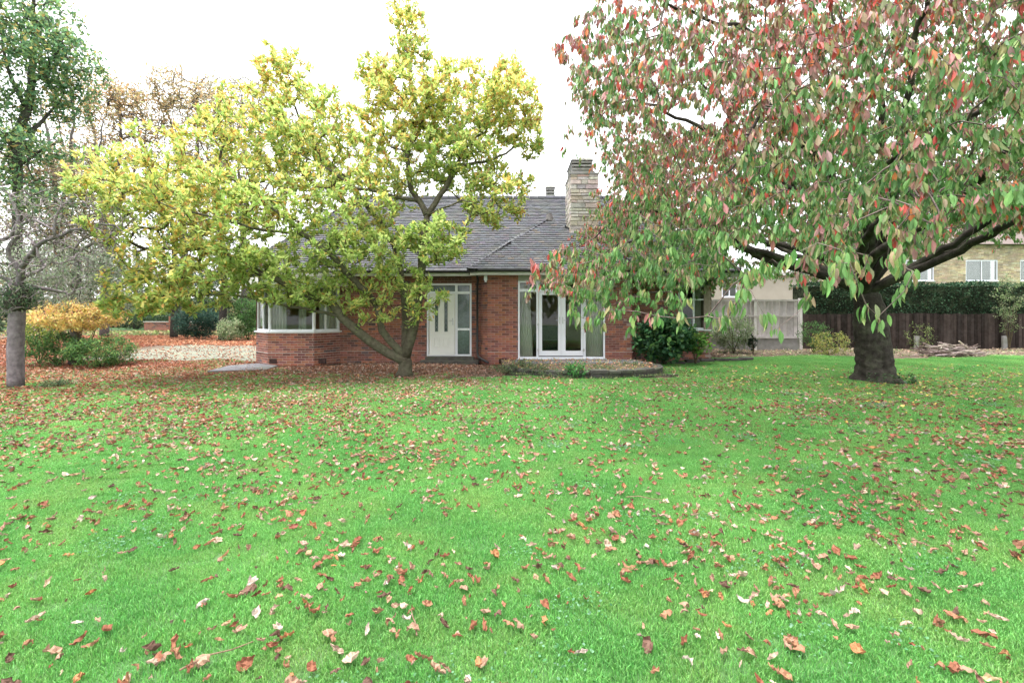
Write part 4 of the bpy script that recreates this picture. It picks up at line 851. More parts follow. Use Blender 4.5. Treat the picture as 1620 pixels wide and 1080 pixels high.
    tr.tubes({1: 'trunk', **{i: 'limb' for i in range(2, tr.nl+1)}}, (.045, .039, .034), (.17, .13, .12), M['cherrybark'], T, 12, thinr=.012)
    # flared foot
    mb = MB(); k = 60; rings = []; hs_ = np.concatenate([[-.06, 0, .05], np.arange(.1, 1.75, .05)])
    for h in hs_:
        rr = np.interp(h, [-.06, .05, .16, .32, .55, .8, 1.1, 1.4, 1.7], [.57, .48, .41, .365, .34, .33, .32, .30, .25]); a = np.arange(k)*2*PI/k; fl = max(.22, 1-h)
        rad = rr*(1+.10*np.sin(a*5+1)*fl+.05*np.sin(a*9+h*2)*fl+.035*np.sin(a*17+3*np.sin(h*4))+.02*np.sin(a*3+h*9))+rng.normal(0, .006, k)+.012*np.sin(h*31+np.sin(a*2)*2)
        ctr = CHE+[-.04-.13*h, 0, h]; rings.append(np.stack([ctr[0]+rad*np.cos(a), ctr[1]+rad*np.sin(a), np.full(k, ctr[2])], 1))
    F = np.array([(r_*k+i, r_*k+(i+1) % k, (r_+1)*k+(i+1) % k, (r_+1)*k+i) for r_ in range(len(hs_)-1) for i in range(k)]); mb.add(np.concatenate(rings), F, (.050, .044, .038)); mb.build('trunk_foot', M['cherrybark'], T, smooth=True)
    nb = 170; a = rng.uniform(-2.6, -.2, nb); h = rng.uniform(.0, .35, nb)**1.2; pos = np.stack([CHE[0]+(.64-.25*h)*np.cos(a)*1.02, CHE[1]+(.64-.25*h)*np.sin(a)*1.02, CHE[2]+h*.8+.02], 1); mb = MB()
    scatter_leaves(mb, pos, unit(rng.normal(0, 1, (nb, 3))+[0, -1, .3]), rng.uniform(.04, .075, nb), palette(nb, [(.05, .11, .04), (.1, .17, .08)], [1, .4]), LT_WIDE); mb.build('ivy', M['leaf'], T, 'stuff')
    # leaves hang in bunches from the twigs
    pos, dr, bid = tr.bunch_sites(2, lambda: int(rng.integers(6, 10)), 3); n = len(pos)
    dirs = unit(np.array([0, 0, -1.15])+unit(rng.normal(0, 1, (n, 3)))*[.40, .40, .35]+dr*.2); pos = pos+rng.normal(0, .022, (n, 3))
    rr = np.hypot(pos[:, 0]-CHE[0], pos[:, 1]-CHE[1])/9.3; hh = (pos[:, 2]-3)/6
    lump = np.sin(pos[:, 0]*2.3+.7)+np.sin(pos[:, 1]*2.0+pos[:, 2]*2.6)+np.sin(pos[:, 0]*1.1-pos[:, 2]*1.9)
    px, py = proj(pos); left = sstep(1300, 950, px)*.0
    f = np.clip(-.03+rr*.34+hh*.44+.10*sstep(9, 2, pos[:, 0])+lump*.10+rng.normal(0, .17, n), 0, 1)
    tw = rng.uniform(0, 1, n)
    G = palette(n, [(.13,.27,.08),(.18,.33,.10),(.10,.22,.075),(.28,.37,.13)], [.35, .3, .2, .15], .16); O = palette(n, [(.34,.32,.14),(.37,.27,.17),(.27,.29,.15)], [1, 1, 1], .15)
    R = palette(n, [(.42,.17,.16),(.50,.25,.24),(.37,.22,.20),(.60,.10,.08),(.66,.22,.09)], [.30, .22, .20, .18, .10], .15)
    # whole bunches turn together: tint chosen from the bunch position
    bn = np.sin(pos[:, 0]*9.1)*np.sin(pos[:, 1]*8.3+1)*np.sin(pos[:, 2]*7.7+2); q = f+bid*.2+(tw-.5)*.34
    tint = np.where((q > .55)[:, None], R, np.where((q > .36)[:, None], O, G))
    size = rng.uniform(.07, .128, n); near = pick_near(pos)
    mb = MB(); fr = np.linalg.norm(pos-[0, 0, CH], axis=1) > 8.0
    for mk, tm, sc_ in ((~near & ~fr, LT_CHERRY, 1), (fr & ~near, (np.array([(0,0,0),(-.21,.45,.05),(0,1,-.1),(.21,.45,.05)], float), [(0,2,1),(0,3,2)]), 1.08)): scatter_leaves(mb, pos[mk], dirs[mk], size[mk]*sc_, tint[mk], tm, rng.uniform(-PI, PI, mk.sum()))
    mb.build('crown', M['cherry_leaf'], T, 'stuff')
    single_leaves(T, LF_CHERRY, pos[near], dirs[near], size[near], tint[near], M['cherry_leaf'], 24)
    T['x'] = 0; del T['x']
cherry()

# ------------------------------------------------------------------ other trees and shrubs
def simple_tree(name, base, label, limbs, blobs, leafn, size, cols, wts, bark=(.1,.085,.07), thin=None, r0=.2, tmpl=LT_QUAD, arch=.05, droop=0.0, maxlen=6, tip=.006, step=.3, spread=.05, jit=.22, wob=.03, group=None, bias=.15, hollow=.25, last=3, cat='tree'):
    base = np.array(base, float); T = thing(name, base, label, cat, group); tr = Tree(base, r0)
    for q in limbs: tr.limb_line([P(*a) for a in q[:-2]], q[-2], q[-1], step=step, wob=.006 if q is limbs[0] else wob, attach=0 if q is limbs[0] else None)
    A = np.concatenate([pell(k, *q, hollow=hollow) for *q, k in blobs]); A = A[A[:, 2] > base[2]+.05]
    tr.fill(A, arch=arch, step=step, maxlen=maxlen, wob=wob, bias=bias); tr.radii(tip, 2.3, r0)
    tr.tubes({1: 'trunk', **{i: 'limb' for i in range(2, tr.nl+1)}}, bark, thin or bark, M['bark'], T, 8)
    if leafn:
        pos, dr = tr.leaf_sites(leafn, last); n = len(pos); dirs = unit(rng.normal(0, 1, (n, 3))+dr*.4+np.array([0, 0, .3-droop])); pos = pos+rng.normal(0, spread, (n, 3))
        mb = MB(); scatter_leaves(mb, pos, dirs, rng.uniform(.6, 1.25, n)*size, palette(n, cols, wts, jit), tmpl); mb.build('crown', M['leaf'], T, 'stuff')
    return T
# tall dark-green tree, top left
simple_tree('tall_green_tree', (P(25, 0, 24)[0], 24, 0), 'tall dark green broadleaf tree rising at the far left edge',
    [[(25, 540, 24), (26, 430, 24), (28, 300, 24), (26, 215, 24), .36, .26], [(26, 215, 24), (45, 165, 24), (50, 110, 24), (55, 40, 24), (50, -40, 24), .2, .05], [(26, 240, 24), (-10, 200, 23.5), (-50, 150, 23), .16, .04], [(26, 225, 24), (70, 190, 24.5), (100, 150, 25), .12, .03], [(28, 260, 24), (60, 240, 23), (95, 225, 22.5), .09, .02], [(50, 130, 24), (85, 90, 24), (100, 60, 24), .08, .02], [(40, 170, 24), (10, 100, 24.5), (0, 30, 25), .12, .03]],
    [(60, 40, 24, 50, 60, 2.5, 190), (0, 30, 24, 60, 70, 2.5, 200), (105, 100, 24, 42, 50, 2, 190), (-10, 200, 24, 60, 50, 2, 120), (20, 130, 24, 70, 60, 2.5, 180), (95, 160, 24.5, 40, 35, 1.8, 80), (10, 230, 23.5, 50, 40, 2, 90), (70, 235, 23, 50, 26, 1.5, 60), (-60, 130, 24, 50, 120, 2, 140), (20, 300, 23, 45, 35, 2, 80), (70, 320, 23, 50, 30, 1.5, 50)],
    lambda: int(rng.integers(8, 14)), .22, [(.11,.22,.11),(.17,.30,.14),(.28,.38,.14),(.42,.33,.12)], [.35, .3, .25, .08], bark=(.06,.055,.05), spread=.16, tip=.012)
# sparse autumn trees behind
for k, (pxc, topy, Y, cols, lab) in enumerate(((92, 225, 29, [(.34,.27,.17),(.28,.29,.17),(.42,.30,.18)], 'shorter brownish half-bare tree between the grey trunk and the orange shrub'), (165, 110, 36, [(.46,.33,.17),(.50,.33,.17),(.36,.35,.18)], 'sparse brown-leaved tall tree next to the dark green one'), (290, 105, 38, [(.44,.36,.19),(.50,.34,.18),(.34,.32,.19)], 'round-headed thin autumn tree with bare grey limbs behind the yellow tree'), (385, 120, 42, [(.30,.24,.14),(.22,.22,.13)], 'faint far tree with nearly bare crown touching the yellow tree'))):
    def q(dx, dy, dY=0): return (pxc+dx, dy, Y+dY)
    simple_tree('autumn_woodland_tree', (P(pxc, 0, Y)[0], Y, 0), lab,
        [[q(0, 530), q(2, 420), q(-3, 330), .30, .2], [q(-3, 330), q(-10, 250, 1), q(-25, 180, 1), q(-35, 140, 1), .14, .04], [q(-3, 340), q(18, 270), q(25, 200), q(20, 140), .14, .04], [q(0, 350), q(-35, 290), q(-65, 230), q(-75, 180), .1, .03], [q(2, 350), q(35, 300), q(60, 240), q(70, 190), .1, .03], [q(0, 380), q(45, 350), q(70, 320), .07, .02], [q(0, 380), q(-40, 350), q(-70, 330), .07, .02]],
        [(pxc, topy+40, Y, 62, 34, 3, 260), (pxc-45, topy+70, Y, 45, 34, 3, 130), (pxc+45, topy+75, Y, 45, 34, 3, 130), (pxc-30, topy+130, Y, 60, 40, 3, 140), (pxc+30, topy+130, Y, 60, 40, 3, 140), (pxc, topy+210, Y, 85, 50, 3, 170), (pxc, topy+300, Y, 80, 50, 3, 110)],
        lambda: int(rng.integers(8, 15)), .20, cols, [1]*len(cols), bark=(.14,.12,.12), r0=.3, tip=.019, spread=.2, group='thin autumn trees at the back of the garden', step=.6, wob=.05, maxlen=9)
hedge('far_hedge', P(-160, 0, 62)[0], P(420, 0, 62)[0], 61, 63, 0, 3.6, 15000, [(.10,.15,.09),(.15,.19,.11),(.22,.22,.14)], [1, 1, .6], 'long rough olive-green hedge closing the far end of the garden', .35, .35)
# dark trees behind the yellow tree
for pxc, Y, lab in ((275, 33, 'ivy-covered dark tree standing behind the far brick wall end'), (352, 30, 'dark narrow evergreen behind the round shrub near the house')):
    simple_tree('dark_tree', (P(pxc, 0, Y)[0], Y, 0), lab, [[(pxc, 535, Y), (pxc+2, 440, Y), (pxc-2, 350, Y), .25, .1]],
        [(pxc, 380, Y, 45, 60, 2, 90), (pxc, 450, Y, 36, 40, 1.6, 50), (pxc, 310, Y, 35, 45, 1.6, 50)], lambda: int(rng.integers(10, 16)), .2, [(.035,.07,.045),(.05,.10,.05),(.1,.13,.06)], [.5, .4, .15], bark=(.05,.045,.04), r0=.25, spread=.14, tip=.01, step=.5)
for pxc, top, Y, rx, cols, lab in ((215, 395, 56, 42, [(.16,.20,.10),(.24,.24,.12),(.12,.17,.09)], 'distant olive-green tree beyond the left end of the brick garden wall'), (318, 400, 54, 46, [(.08,.13,.08),(.12,.18,.10)], 'distant dark green tree right behind the brick garden wall'), (395, 385, 50, 40, [(.18,.22,.11),(.28,.24,.13)], 'distant yellowish-green tree just left of the bay window'), (60, 360, 48, 60, [(.16,.21,.12),(.22,.24,.16)], 'distant grey-green tree behind the weeping tree at the left'), (140, 350, 50, 55, [(.20,.19,.13),(.17,.22,.12),(.30,.24,.16)], 'distant olive tree behind the orange shrub'), (20, 420, 44, 50, [(.10,.15,.09),(.15,.2,.1)], 'distant dark bushy tree at the far left edge of the garden'), (-60, 380, 46, 60, [(.12,.17,.1),(.2,.2,.12)], 'distant tree just beyond the left edge of the view')):
    simple_tree('distant_tree', (P(pxc, 0, Y)[0], Y, 0), lab, [[(pxc, 522, Y), (pxc+1, 480, Y), (pxc-1, (top+450)/2, Y), .28, .12]],
        [(pxc, top+40, Y, rx, 36, 3, 150), (pxc-6, top+85, Y, rx*.9, 34, 3, 90), (pxc+4, top+110, Y, rx*.9, 22, 3, 50)], lambda: int(rng.integers(12, 20)), .26, cols, [1]*len(cols), bark=(.09,.08,.075), r0=.3, spread=.22, tip=.014, step=.6, maxlen=8, group='trees along the far end of the garden')
# weeping tree with pale trunk at the left
WT = simple_tree('weeping_tree', WEE, 'weeping grafted tree with straight grey trunk and bare arching limbs at the left',
    [[(25, 612, 10.25), (25, 560, 10.25), (26, 510, 10.25), (28, 462, 10.25), .14, .135], [(28, 462, 10.25), (10, 440, 10.2), (-20, 425, 10), (-60, 430, 9.8), .06, .02], [(28, 462, 10.25), (30, 430, 10.2), (12, 395, 10.1), (30, 357, 10), (22, 322, 10), (20, 305, 10), (48, 307, 10), (80, 298, 10), .055, .012],
     [(28, 462, 10.25), (36, 420, 10.0), (50, 400, 9.8), (85, 375, 9.7), (125, 362, 9.7), (165, 356, 9.6), (192, 362, 9.5), .055, .012], [(-10, 440, 10.2), (-25, 390, 10), (0, 382, 10), (28, 360, 10), (60, 350, 9.8), (85, 368, 9.7), .05, .02], [(88, 372, 9.7), (90, 345, 9.7), (97, 315, 9.6), .03, .01], [(28, 462, 10.25), (55, 455, 10.5), (100, 462, 10.8), (115, 470, 11), .06, .015], [(30, 430, 10.2), (60, 392, 10.4), (40, 370, 10.8), .04, .015], [(36, 440, 10.2), (80, 420, 11), (130, 410, 11.5), .05, .01]],
    [(40, 350, 10, 75, 60, 1.3, 300), (130, 350, 9.8, 75, 50, 1.3, 300), (60, 430, 10, 70, 50, 1.2, 240), (-20, 380, 10, 60, 60, 1.5, 90), (160, 410, 9.8, 50, 40, 1, 140), (25, 475, 10.2, 40, 24, .6, 110)],
    lambda: int(rng.integers(0, 5)), .065, [(.17,.22,.12),(.24,.26,.17),(.1,.15,.08)], [1, 1, 1], bark=(.20,.17,.18), thin=(.24,.20,.21), r0=.14, tmpl=LT_LONG, arch=.45, droop=.8, tip=.0055, step=.16, spread=.05)
mb = MB(); kk = 700; cc = P(30, 468, 10.2); q = ell(kk, cc, (.42, .4, .30), .4); scatter_leaves(mb, q, unit(rng.normal(0, 1, (kk, 3))+[0, -.3, -.3]), rng.uniform(.04, .09, kk), palette(kk, [(.06,.12,.06),(.1,.17,.09),(.2,.24,.15)], [1, 1, .5]), LT_OVAL); mb.build('ivy_head', M['leaf'], WT, 'stuff')
mb = MB(); mb.tube([P(26, 492, 10.25), P(27, 478, 10.25), P(29, 462, 10.25), P(31, 448, 10.2)], [.14, .22, .20, .09], 10, (.07, .06, .055)); mb.build('graft_knob', M['bark'], WT, smooth=True)
# its hanging leafy curtain and the small ivy head at the graft
t = simple_tree('grey_weeping_tree', (P(120, 0, 15)[0], 15, 0), 'silvery grey-green weeping tree behind the orange shrub',
    [[(120, 577, 15), (120, 480, 15), (122, 400, 15), .16, .1], [(122, 400, 15), (90, 380, 14.5), (60, 390, 14), .06, .02], [(122, 400, 15), (160, 380, 15), (195, 400, 15), .06, .02]],
    [(110, 420, 15, 70, 36, 1.6, 230), (150, 460, 15, 60, 45, 1.4, 200), (70, 460, 15, 50, 40, 1.4, 120), (180, 430, 15.5, 28, 45, 1, 70)],
    lambda: int(rng.integers(12, 20)), .10, [(.20,.25,.16),(.27,.29,.23),(.14,.20,.10),(.32,.32,.28)], [.4, .3, .2, .1], bark=(.15,.13,.13), thin=(.3,.27,.27), arch=.5, droop=1.2, tip=.004, step=.2, tmpl=LT_LONG, spread=.08)
def shrub(name, px, py, Y, rpx, rpy, ry, label, cols, wts, n=110, per=14, size=.08, tmpl=LT_OVAL, stems=5, zc=None, spread=.05, jit=.2, mat=None, cat='shrub', droop=0., group=None, solid=.3):
    """px,py: centre of the foliage; rooted straight below on the ground"""
    c = P(px, py, Y); base = np.array([c[0], Y, gzz(c[0], Y)]); T = thing(name, base, label, cat, group); tr = Tree(base, .03)
    rx, rz = rpx/FP*Y, rpy/FP*Y
    for k in range(stems):
        a = 2*PI*k/stems+rng.uniform(0, .6); e = c+np.array([math.cos(a)*rx*.5, math.sin(a)*ry*.5, rng.uniform(-.1, .3)*rz]); tr.limb_line([base, base*.6+e*.4+rng.normal(0, .02, 3), e], .02, .008, attach=0, step=.12, wob=.01)
    A = ell(n, c, (rx, ry, rz), solid); A = A[A[:, 2] > base[2]+.03]; tr.fill(A, arch=.05, step=.12, maxlen=3, wob=.03); tr.radii(.003, 2.3, .03)
    tr.tubes({i: 'stem' for i in range(1, stems+1)}, (.09,.075,.05), (.10,.08,.05), M['bark'], T, 6)
    pos, dr = tr.leaf_sites(per, 3); m = len(pos); dirs = unit(rng.normal(0, 1, (m, 3))+dr*.5+[0, -.1, .35-droop]); pos = pos+rng.normal(0, spread, (m, 3)); pos[:, 2] = np.maximum(pos[:, 2], base[2]+.02)
    mb = MB(); scatter_leaves(mb, pos, dirs, rng.uniform(.6, 1.25, m)*size, palette(m, cols, wts, jit), tmpl); mb.build('foliage', M['leaf'], T, 'stuff'); return T
GR = [(.06,.14,.05),(.09,.20,.06),(.14,.26,.08)]
shrub('orange_shrub', 122, 500, 14.6, 66, 23, 1.1, 'orange-yellow autumn shrub glowing behind the grey trunk at the left', [(.84,.58,.22),(.86,.68,.30),(.82,.48,.28),(.70,.64,.24)], [.35, .3, .2, .15], 340, 15, .10, stems=6, solid=.2)
shrub('yellow_green_shrub', 62, 520, 14.9, 34, 30, .8, 'yellow-green leafy shrub left of the orange shrub', [(.30,.38,.08),(.45,.45,.09),(.16,.26,.07)], [.4, .3, .3], 130, 12, .08)
shrub('green_shrub', 160, 556, 14.2, 48, 25, .9, 'low wide bright green shrub on the leaf litter beneath the orange one', GR+[(.24,.34,.10)], [.2, .35, .3, .15], 300, 15, .085, tmpl=LT_LONG, solid=0)
shrub('green_shrub', 92, 550, 14.6, 42, 28, .9, 'mid green shrub filling the gap behind the grey trunk', GR, [.35, .4, .25], 220, 14, .08, solid=0)
shrub('dark_round_shrub', 313, 511, 31, 33, 25, 1.3, 'dark blue-green round shrub on the orange leaf bed', [(.03,.075,.055),(.045,.10,.07),(.07,.12,.08)], [.5, .35, .15], 420, 18, .13, spread=.1, solid=.5)
shrub('variegated_shrub', 365, 521, 29, 22, 17, .9, 'small pale variegated shrub between the dark round shrub and the house', [(.32,.40,.22),(.48,.50,.33),(.15,.25,.1)], [.4, .3, .3], 200, 16, .11, spread=.08, solid=0)
shrub('green_shrub', 392, 503, 30, 22, 36, 1.0, 'upright green bush close to the left corner of the house', GR, [.3, .4, .3], 260, 16, .13, spread=.1, solid=0)
shrub('field_hedge_bush', 250, 500, 52, 50, 10, 1.5, 'far low hedge bush beyond the brick garden wall', [(.07,.12,.07),(.1,.15,.08)], [1, 1], 110, 14, .3, spread=.25)
shrub('broadleaf_shrub', 1052, 535, 14.6, 50, 40, .7, 'dark broad-leaved shrub against the wall right of the glazed doors', [(.06,.15,.07),(.09,.21,.08),(.15,.28,.09),(.05,.12,.07)], [.35, .3, .15, .2], 230, 13, .15, tmpl=LT_WIDE, solid=.3)
shrub('green_shrub', 1100, 540, 14.8, 24, 22, .5, 'bright green bush below the right-hand window', [(.14,.30,.06),(.2,.36,.08),(.08,.18,.05)], [.4, .3, .3], 60, 12, .11, tmpl=LT_WIDE)
shrub('wild_bush', 1160, 525, 18.6, 36, 30, .7, 'loose grey-green weedy bush in front of the pale fence', [(.16,.24,.11),(.24,.32,.16),(.30,.34,.20)], [.4, .35, .25], 230, 14, .10, tmpl=LT_LONG, spread=.06)
shrub('compost_shrub', 1191, 542, 18.0, 7, 13, .15, 'dark small conifer stump in front of the pale fence', [(.015,.03,.018),(.02,.045,.025)], [1, 1], 60, 16, .05, spread=.02, solid=.6)
shrub('golden_shrub', 1312, 547, 17.4, 33, 24, .6, 'yellow-tinged bushy shrub at the foot of the dark fence', [(.34,.38,.10),(.50,.46,.14),(.18,.28,.08),(.46,.40,.22)], [.35, .25, .25, .15], 150, 12, .07, spread=.04)
shrub('green_shrub', 1288, 530, 18.4, 26, 22, .5, 'dull green shrub behind the golden one at the fence corner', GR, [.4, .4, .2], 90, 12, .08)
shrub('climbing_plant', 1455, 535, 19.8, 28, 24, .3, 'thin weedy climber rising against the dark fence behind the tree', [(.14,.22,.07),(.24,.30,.10)], [1, 1], 50, 8, .07, tmpl=LT_LONG)
shrub('trailing_ivy', 1597, 480, 19.9, 24, 50, .4, 'straggling pale-leaved climber over the dark fence at the right edge', [(.12,.2,.07),(.3,.34,.2),(.2,.27,.12)], [1, 1, 1], 100, 11, .08)
shrub('low_plant', 1410, 560, 18.5, 18, 9, .4, 'low green weeds behind the trunk of the big tree', GR+[(.25,.3,.18)], [1, 1, 1, 1], 40, 9, .07)
shrub('small_evergreen_shrub', 912, 587, 11.75, 20, 15, .3, 'small glossy green shrub planted at the terrace front', [(.06,.20,.06),(.10,.28,.08),(.16,.36,.12)], [.4, .35, .25], 70, 10, .08, tmpl=LT_OVAL, spread=.03)
for i, (px, py, Y, rx, rz, lb) in enumerate([(800, 582, 12.3, 26, 7, 'sprawling low green plant left of the terrace near the downpipe'), (848, 585, 12.0, 26, 10, 'greyish low herb clump along the terrace front'), (872, 592, 11.8, 22, 8, 'blue-green trailing plant just left of the glossy shrub'), (955, 583, 12.2, 18, 6, 'yellowish low plant behind the terrace stones'), (827, 577, 12.8, 18, 8, 'tufted dark green plant under the brick pier'), (1000, 579, 13.2, 26, 5, 'flat ground-hugging plant on the terrace top'), (88, 606, 10.4, 14, 4, 'small leafy weed at the foot of the grey trunk')]):
    shrub('low_plant', px, py, Y, rx, rz, .35, lb, [(.12,.2,.09),(.2,.27,.14),(.09,.15,.08),(.3,.32,.15)], [1, 1, 1, .5], 60, 9, .05, spread=.03, stems=3)
# brushwood heap
BW = thing('brushwood_heap', P(1505, 570, 17.6), 'low heap of cut grey branches and logs by the dark fence', 'woodpile', None)
c0 = P(1503, 575, 17.4); mbt = MB()
for i in range(150):
    L = rng.uniform(.35, 1.1); a = rng.normal(0, .45); u = rng.normal(0, .5, 2); x = c0[0]+u[0]*1.0; y = c0[1]+u[1]*.35; hz = max(0, .34*(1-(u[0]/1.15)**2))*rng.uniform(.1, 1); z = gzz(x, y)+.03+hz; tl = rng.normal(0, .10); r = rng.uniform(.008, .03)
    d = np.array([math.cos(a)*L/2, math.sin(a)*L/2, tl*L]); p = np.array([x, y, z]); mb = MB(); mb.tube([p-d, p+rng.normal(0, .02, 3), p+d], [r, r*.9, r*.6], 6, palette(1, [(.28,.22,.20),(.38,.31,.28),(.14,.10,.09),(.45,.38,.33)], [1, 1, .8, .4])[0]); mb.build('branch', M['bark'], BW)

# ------------------------------------------------------------------ FALLEN LEAVES
def curled_template(curl, roll, wd, seed=0, nl=8, nc=5):
    """a dry leaf: bent along its length (curl) and rolled across it (roll), with puckers"""
    g = np.random.default_rng(seed); V = []; F = []; k1, k2, k3 = g.uniform(0, 6, 3)
    for i in range(nl):
        t = i/(nl-1); wl = wd*max(.06, math.sin(PI*min(1, .06+.94*t))**1.05)*(1+.3*math.sin(i*2.1+k1)); ro = roll*(.6+.5*math.sin(t*2.5+k2)); ro = ro if abs(ro) > .1 else .1
        ang = curl*(t-.5); yc = math.sin(ang)/curl; zc = (1-math.cos(ang))/curl
        for j in range(nc):
            q = (j/(nc-1)*2-1); aa = q*ro; x = wl*math.sin(aa)/ro; z = wl*(1-math.cos(aa))/abs(ro)+.075*math.sin(i*1.7+j*2.3+k3)+.05*math.sin(j*5+i*3.1)
            V.append((x+.12*math.sin(t*3+k2), yc-.35*z*math.sin(ang), zc+z*math.cos(ang)))
    for i in range(nl-1):
        for j in range(nc-1): a_ = i*nc+j; F.append((a_, a_+1, a_+nc+1, a_+nc))
    V = np.array(V); V[:, :2] -= V[:, :2].mean(0); V[:, 2] -= V[:, 2].min(); return V, F
CT = [curled_template(1.8, 1.9, .26, 1), curled_template(1.4, 3.2, .3, 2), curled_template(.9, 1.7, .24, 3), curled_template(3.2, 2.8, .42, 4), curled_template(1.4, 1.8, .40, 5), curled_template(-1.9, 2.2, .28, 6), curled_template(1.8, 3.0, .2, 7), curled_template(4.6, 2.2, .24, 8)]
LOW = [curled_template(1.6, 1.9, .28, 9, 5, 3), curled_template(.8, 1.6, .25, 10, 5, 3), curled_template(2.6, 2.3, .32, 11, 5, 3)]
FAR = [curled_template(1.6, 1.9, .28, 9, 3, 3), curled_template(.8, 1.6, .25, 10, 3, 3), curled_template(2.4, 2.2, .32, 11, 3, 3)]
DC = [(.29,.15,.09),(.34,.215,.15),(.41,.30,.23),(.24,.10,.06),(.46,.38,.33),(.14,.08,.06),(.36,.17,.08)]; DW = [.24, .24, .16, .18, .03, .10, .05]
RC = [(.30,.105,.06),(.25,.085,.05),(.35,.16,.10),(.42,.27,.20),(.17,.07,.05)]; RW = [.3, .25, .2, .15, .1]
def place_dry(mb, xy, z, size, tint, tm, tiltamt=.45):
    n = len(xy); a = rng.uniform(0, 2*PI, n); tilt = rng.normal(0, tiltamt, n); d = np.stack([np.cos(a)*np.cos(tilt), np.sin(a)*np.cos(tilt), np.sin(tilt)], 1); pos = np.column_stack([xy, z]); scatter_leaves(mb, pos, d, size, tint, tm, rng.normal(0, .5, n)+PI*(rng.uniform(0, 1, n) < .25))
def dens(x, y):
    clump = 1+.9*np.sin(x*1.9+.8*np.sin(y*1.3))*np.sin(y*2.3+x*.7)+.5*np.sin(x*5.1+y*2)*np.sin(y*4.3)
    d = 84*clump
    d += 50*sstep(2.5, 6, y); d += 210*sstep(2, -6, x)*sstep(4.0, 8.5, y)*np.clip(clump, .35, 2)
    d += 150*sstep(3, -3, x-.0*y)*sstep(8.3, 11.6, y)
    d += 150*sstep(-7, -10, x)*sstep(9, 12, y)
    d *= 1-.75*sstep(10, 14, y)*sstep(3.5, 5, x)
    d *= 1-.35*sstep(2.6, 5.5, y)*sstep(-2.5, 1, x)*sstep(5, 3, x)
    d += 60*np.exp(-((x-1.6)**2+(y-3.4)**2)/1.2)+50*np.exp(-((x-3.9)**2+(y-4.4)**2)/.8)
    return np.clip(d, 4, 320)
n = 420000; yy = 17*np.sqrt(rng.uniform((1.3/17)**2, 1, n)); xx = rng.uniform(-1.4, 1.4, n)*yy
area = 1.4*(17**2-1.3**2); kp = rng.uniform(0, 1, n) < dens(xx, yy)*area/n
kp &= ~((xx > 3.9) & (yy > 17)) & ~((xx > -1.1) & (xx < 4.1) & (yy > 11.5)) & (yy < 15.3+8*(xx > 6)) & (np.hypot(xx-CHE[0], yy-CHE[1]) > .62) & (np.hypot(xx-WEE[0], yy-WEE[1]) > .2) & ~((xx > -8.2) & (yy > 14.5)) & ~((xx < -8) & (yy > 15.2)) & ~((xx>6) & (yy>16.8))
xx, yy = xx[kp], yy[kp]; zz = gz(xx, yy)+.022+.012*sstep(5, 2, yy); n = len(xx)
size = rng.uniform(.035, .092, n)*(1+.12*(rng.uniform(0, 1, n) < .2)); tint = palette(n, DC, DW, .18); lf = sstep(-2, -9, xx)[:, None]*sstep(6, 10, yy)[:, None]; tint = np.where(rng.uniform(0, 1, (n, 1)) < lf*.8, palette(n, RC, RW, .18), tint)
ye = rng.uniform(0, 1, n) < .22*sstep(3, 8, xx)*sstep(6, 10, yy); tint[ye] = palette(ye.sum(), [(.62, .52, .16), (.6, .42, .12)], [1, 1])
d = np.hypot(xx, yy); inview = np.abs(xx/yy)*FP < 800; size *= np.where(yy < 4.5, .86, 1.0); order = np.argsort(d/size*.06+np.where(inview & (yy > 1.98), 0, 99)); ind = np.zeros(n, bool); ind[order[:300]] = True
print('fallen', n)
fo = MB()
nm = yy < 4.6
for k, tm in enumerate(CT):
    m = nm & ~ind & (rng.integers(0, len(CT), n) == k) if False else (nm & ~ind & (np.arange(n) % len(CT) == k)); place_dry(fo, np.column_stack([xx, yy])[m], zz[m], size[m], tint[m], tm)
for k, tm in enumerate(LOW):
    m = ~nm & (yy < 8.5) & ~ind & (np.arange(n) % len(LOW) == k); place_dry(fo, np.column_stack([xx, yy])[m], zz[m], size[m]*1.05, tint[m], tm, .3)
    m = (yy >= 8.5) & ~ind & (np.arange(n) % len(LOW) == k); place_dry(fo, np.column_stack([xx, yy])[m], zz[m], size[m]*1.05, tint[m], FAR[k], .3)
fo.build('leaf_litter', M['dry_leaf'], None, 'stuff')
names = ['rust-brown', 'pinkish brown', 'pale tan', 'dark rust-red', 'bleached', 'dark brown', 'orange-brown']; shapes = ['arched', 'rolled', 'gently cupped', 'tightly crumpled', 'broad ragged', 'upturned', 'narrow twisted', 'fully curled']
lm = {}; used = set()
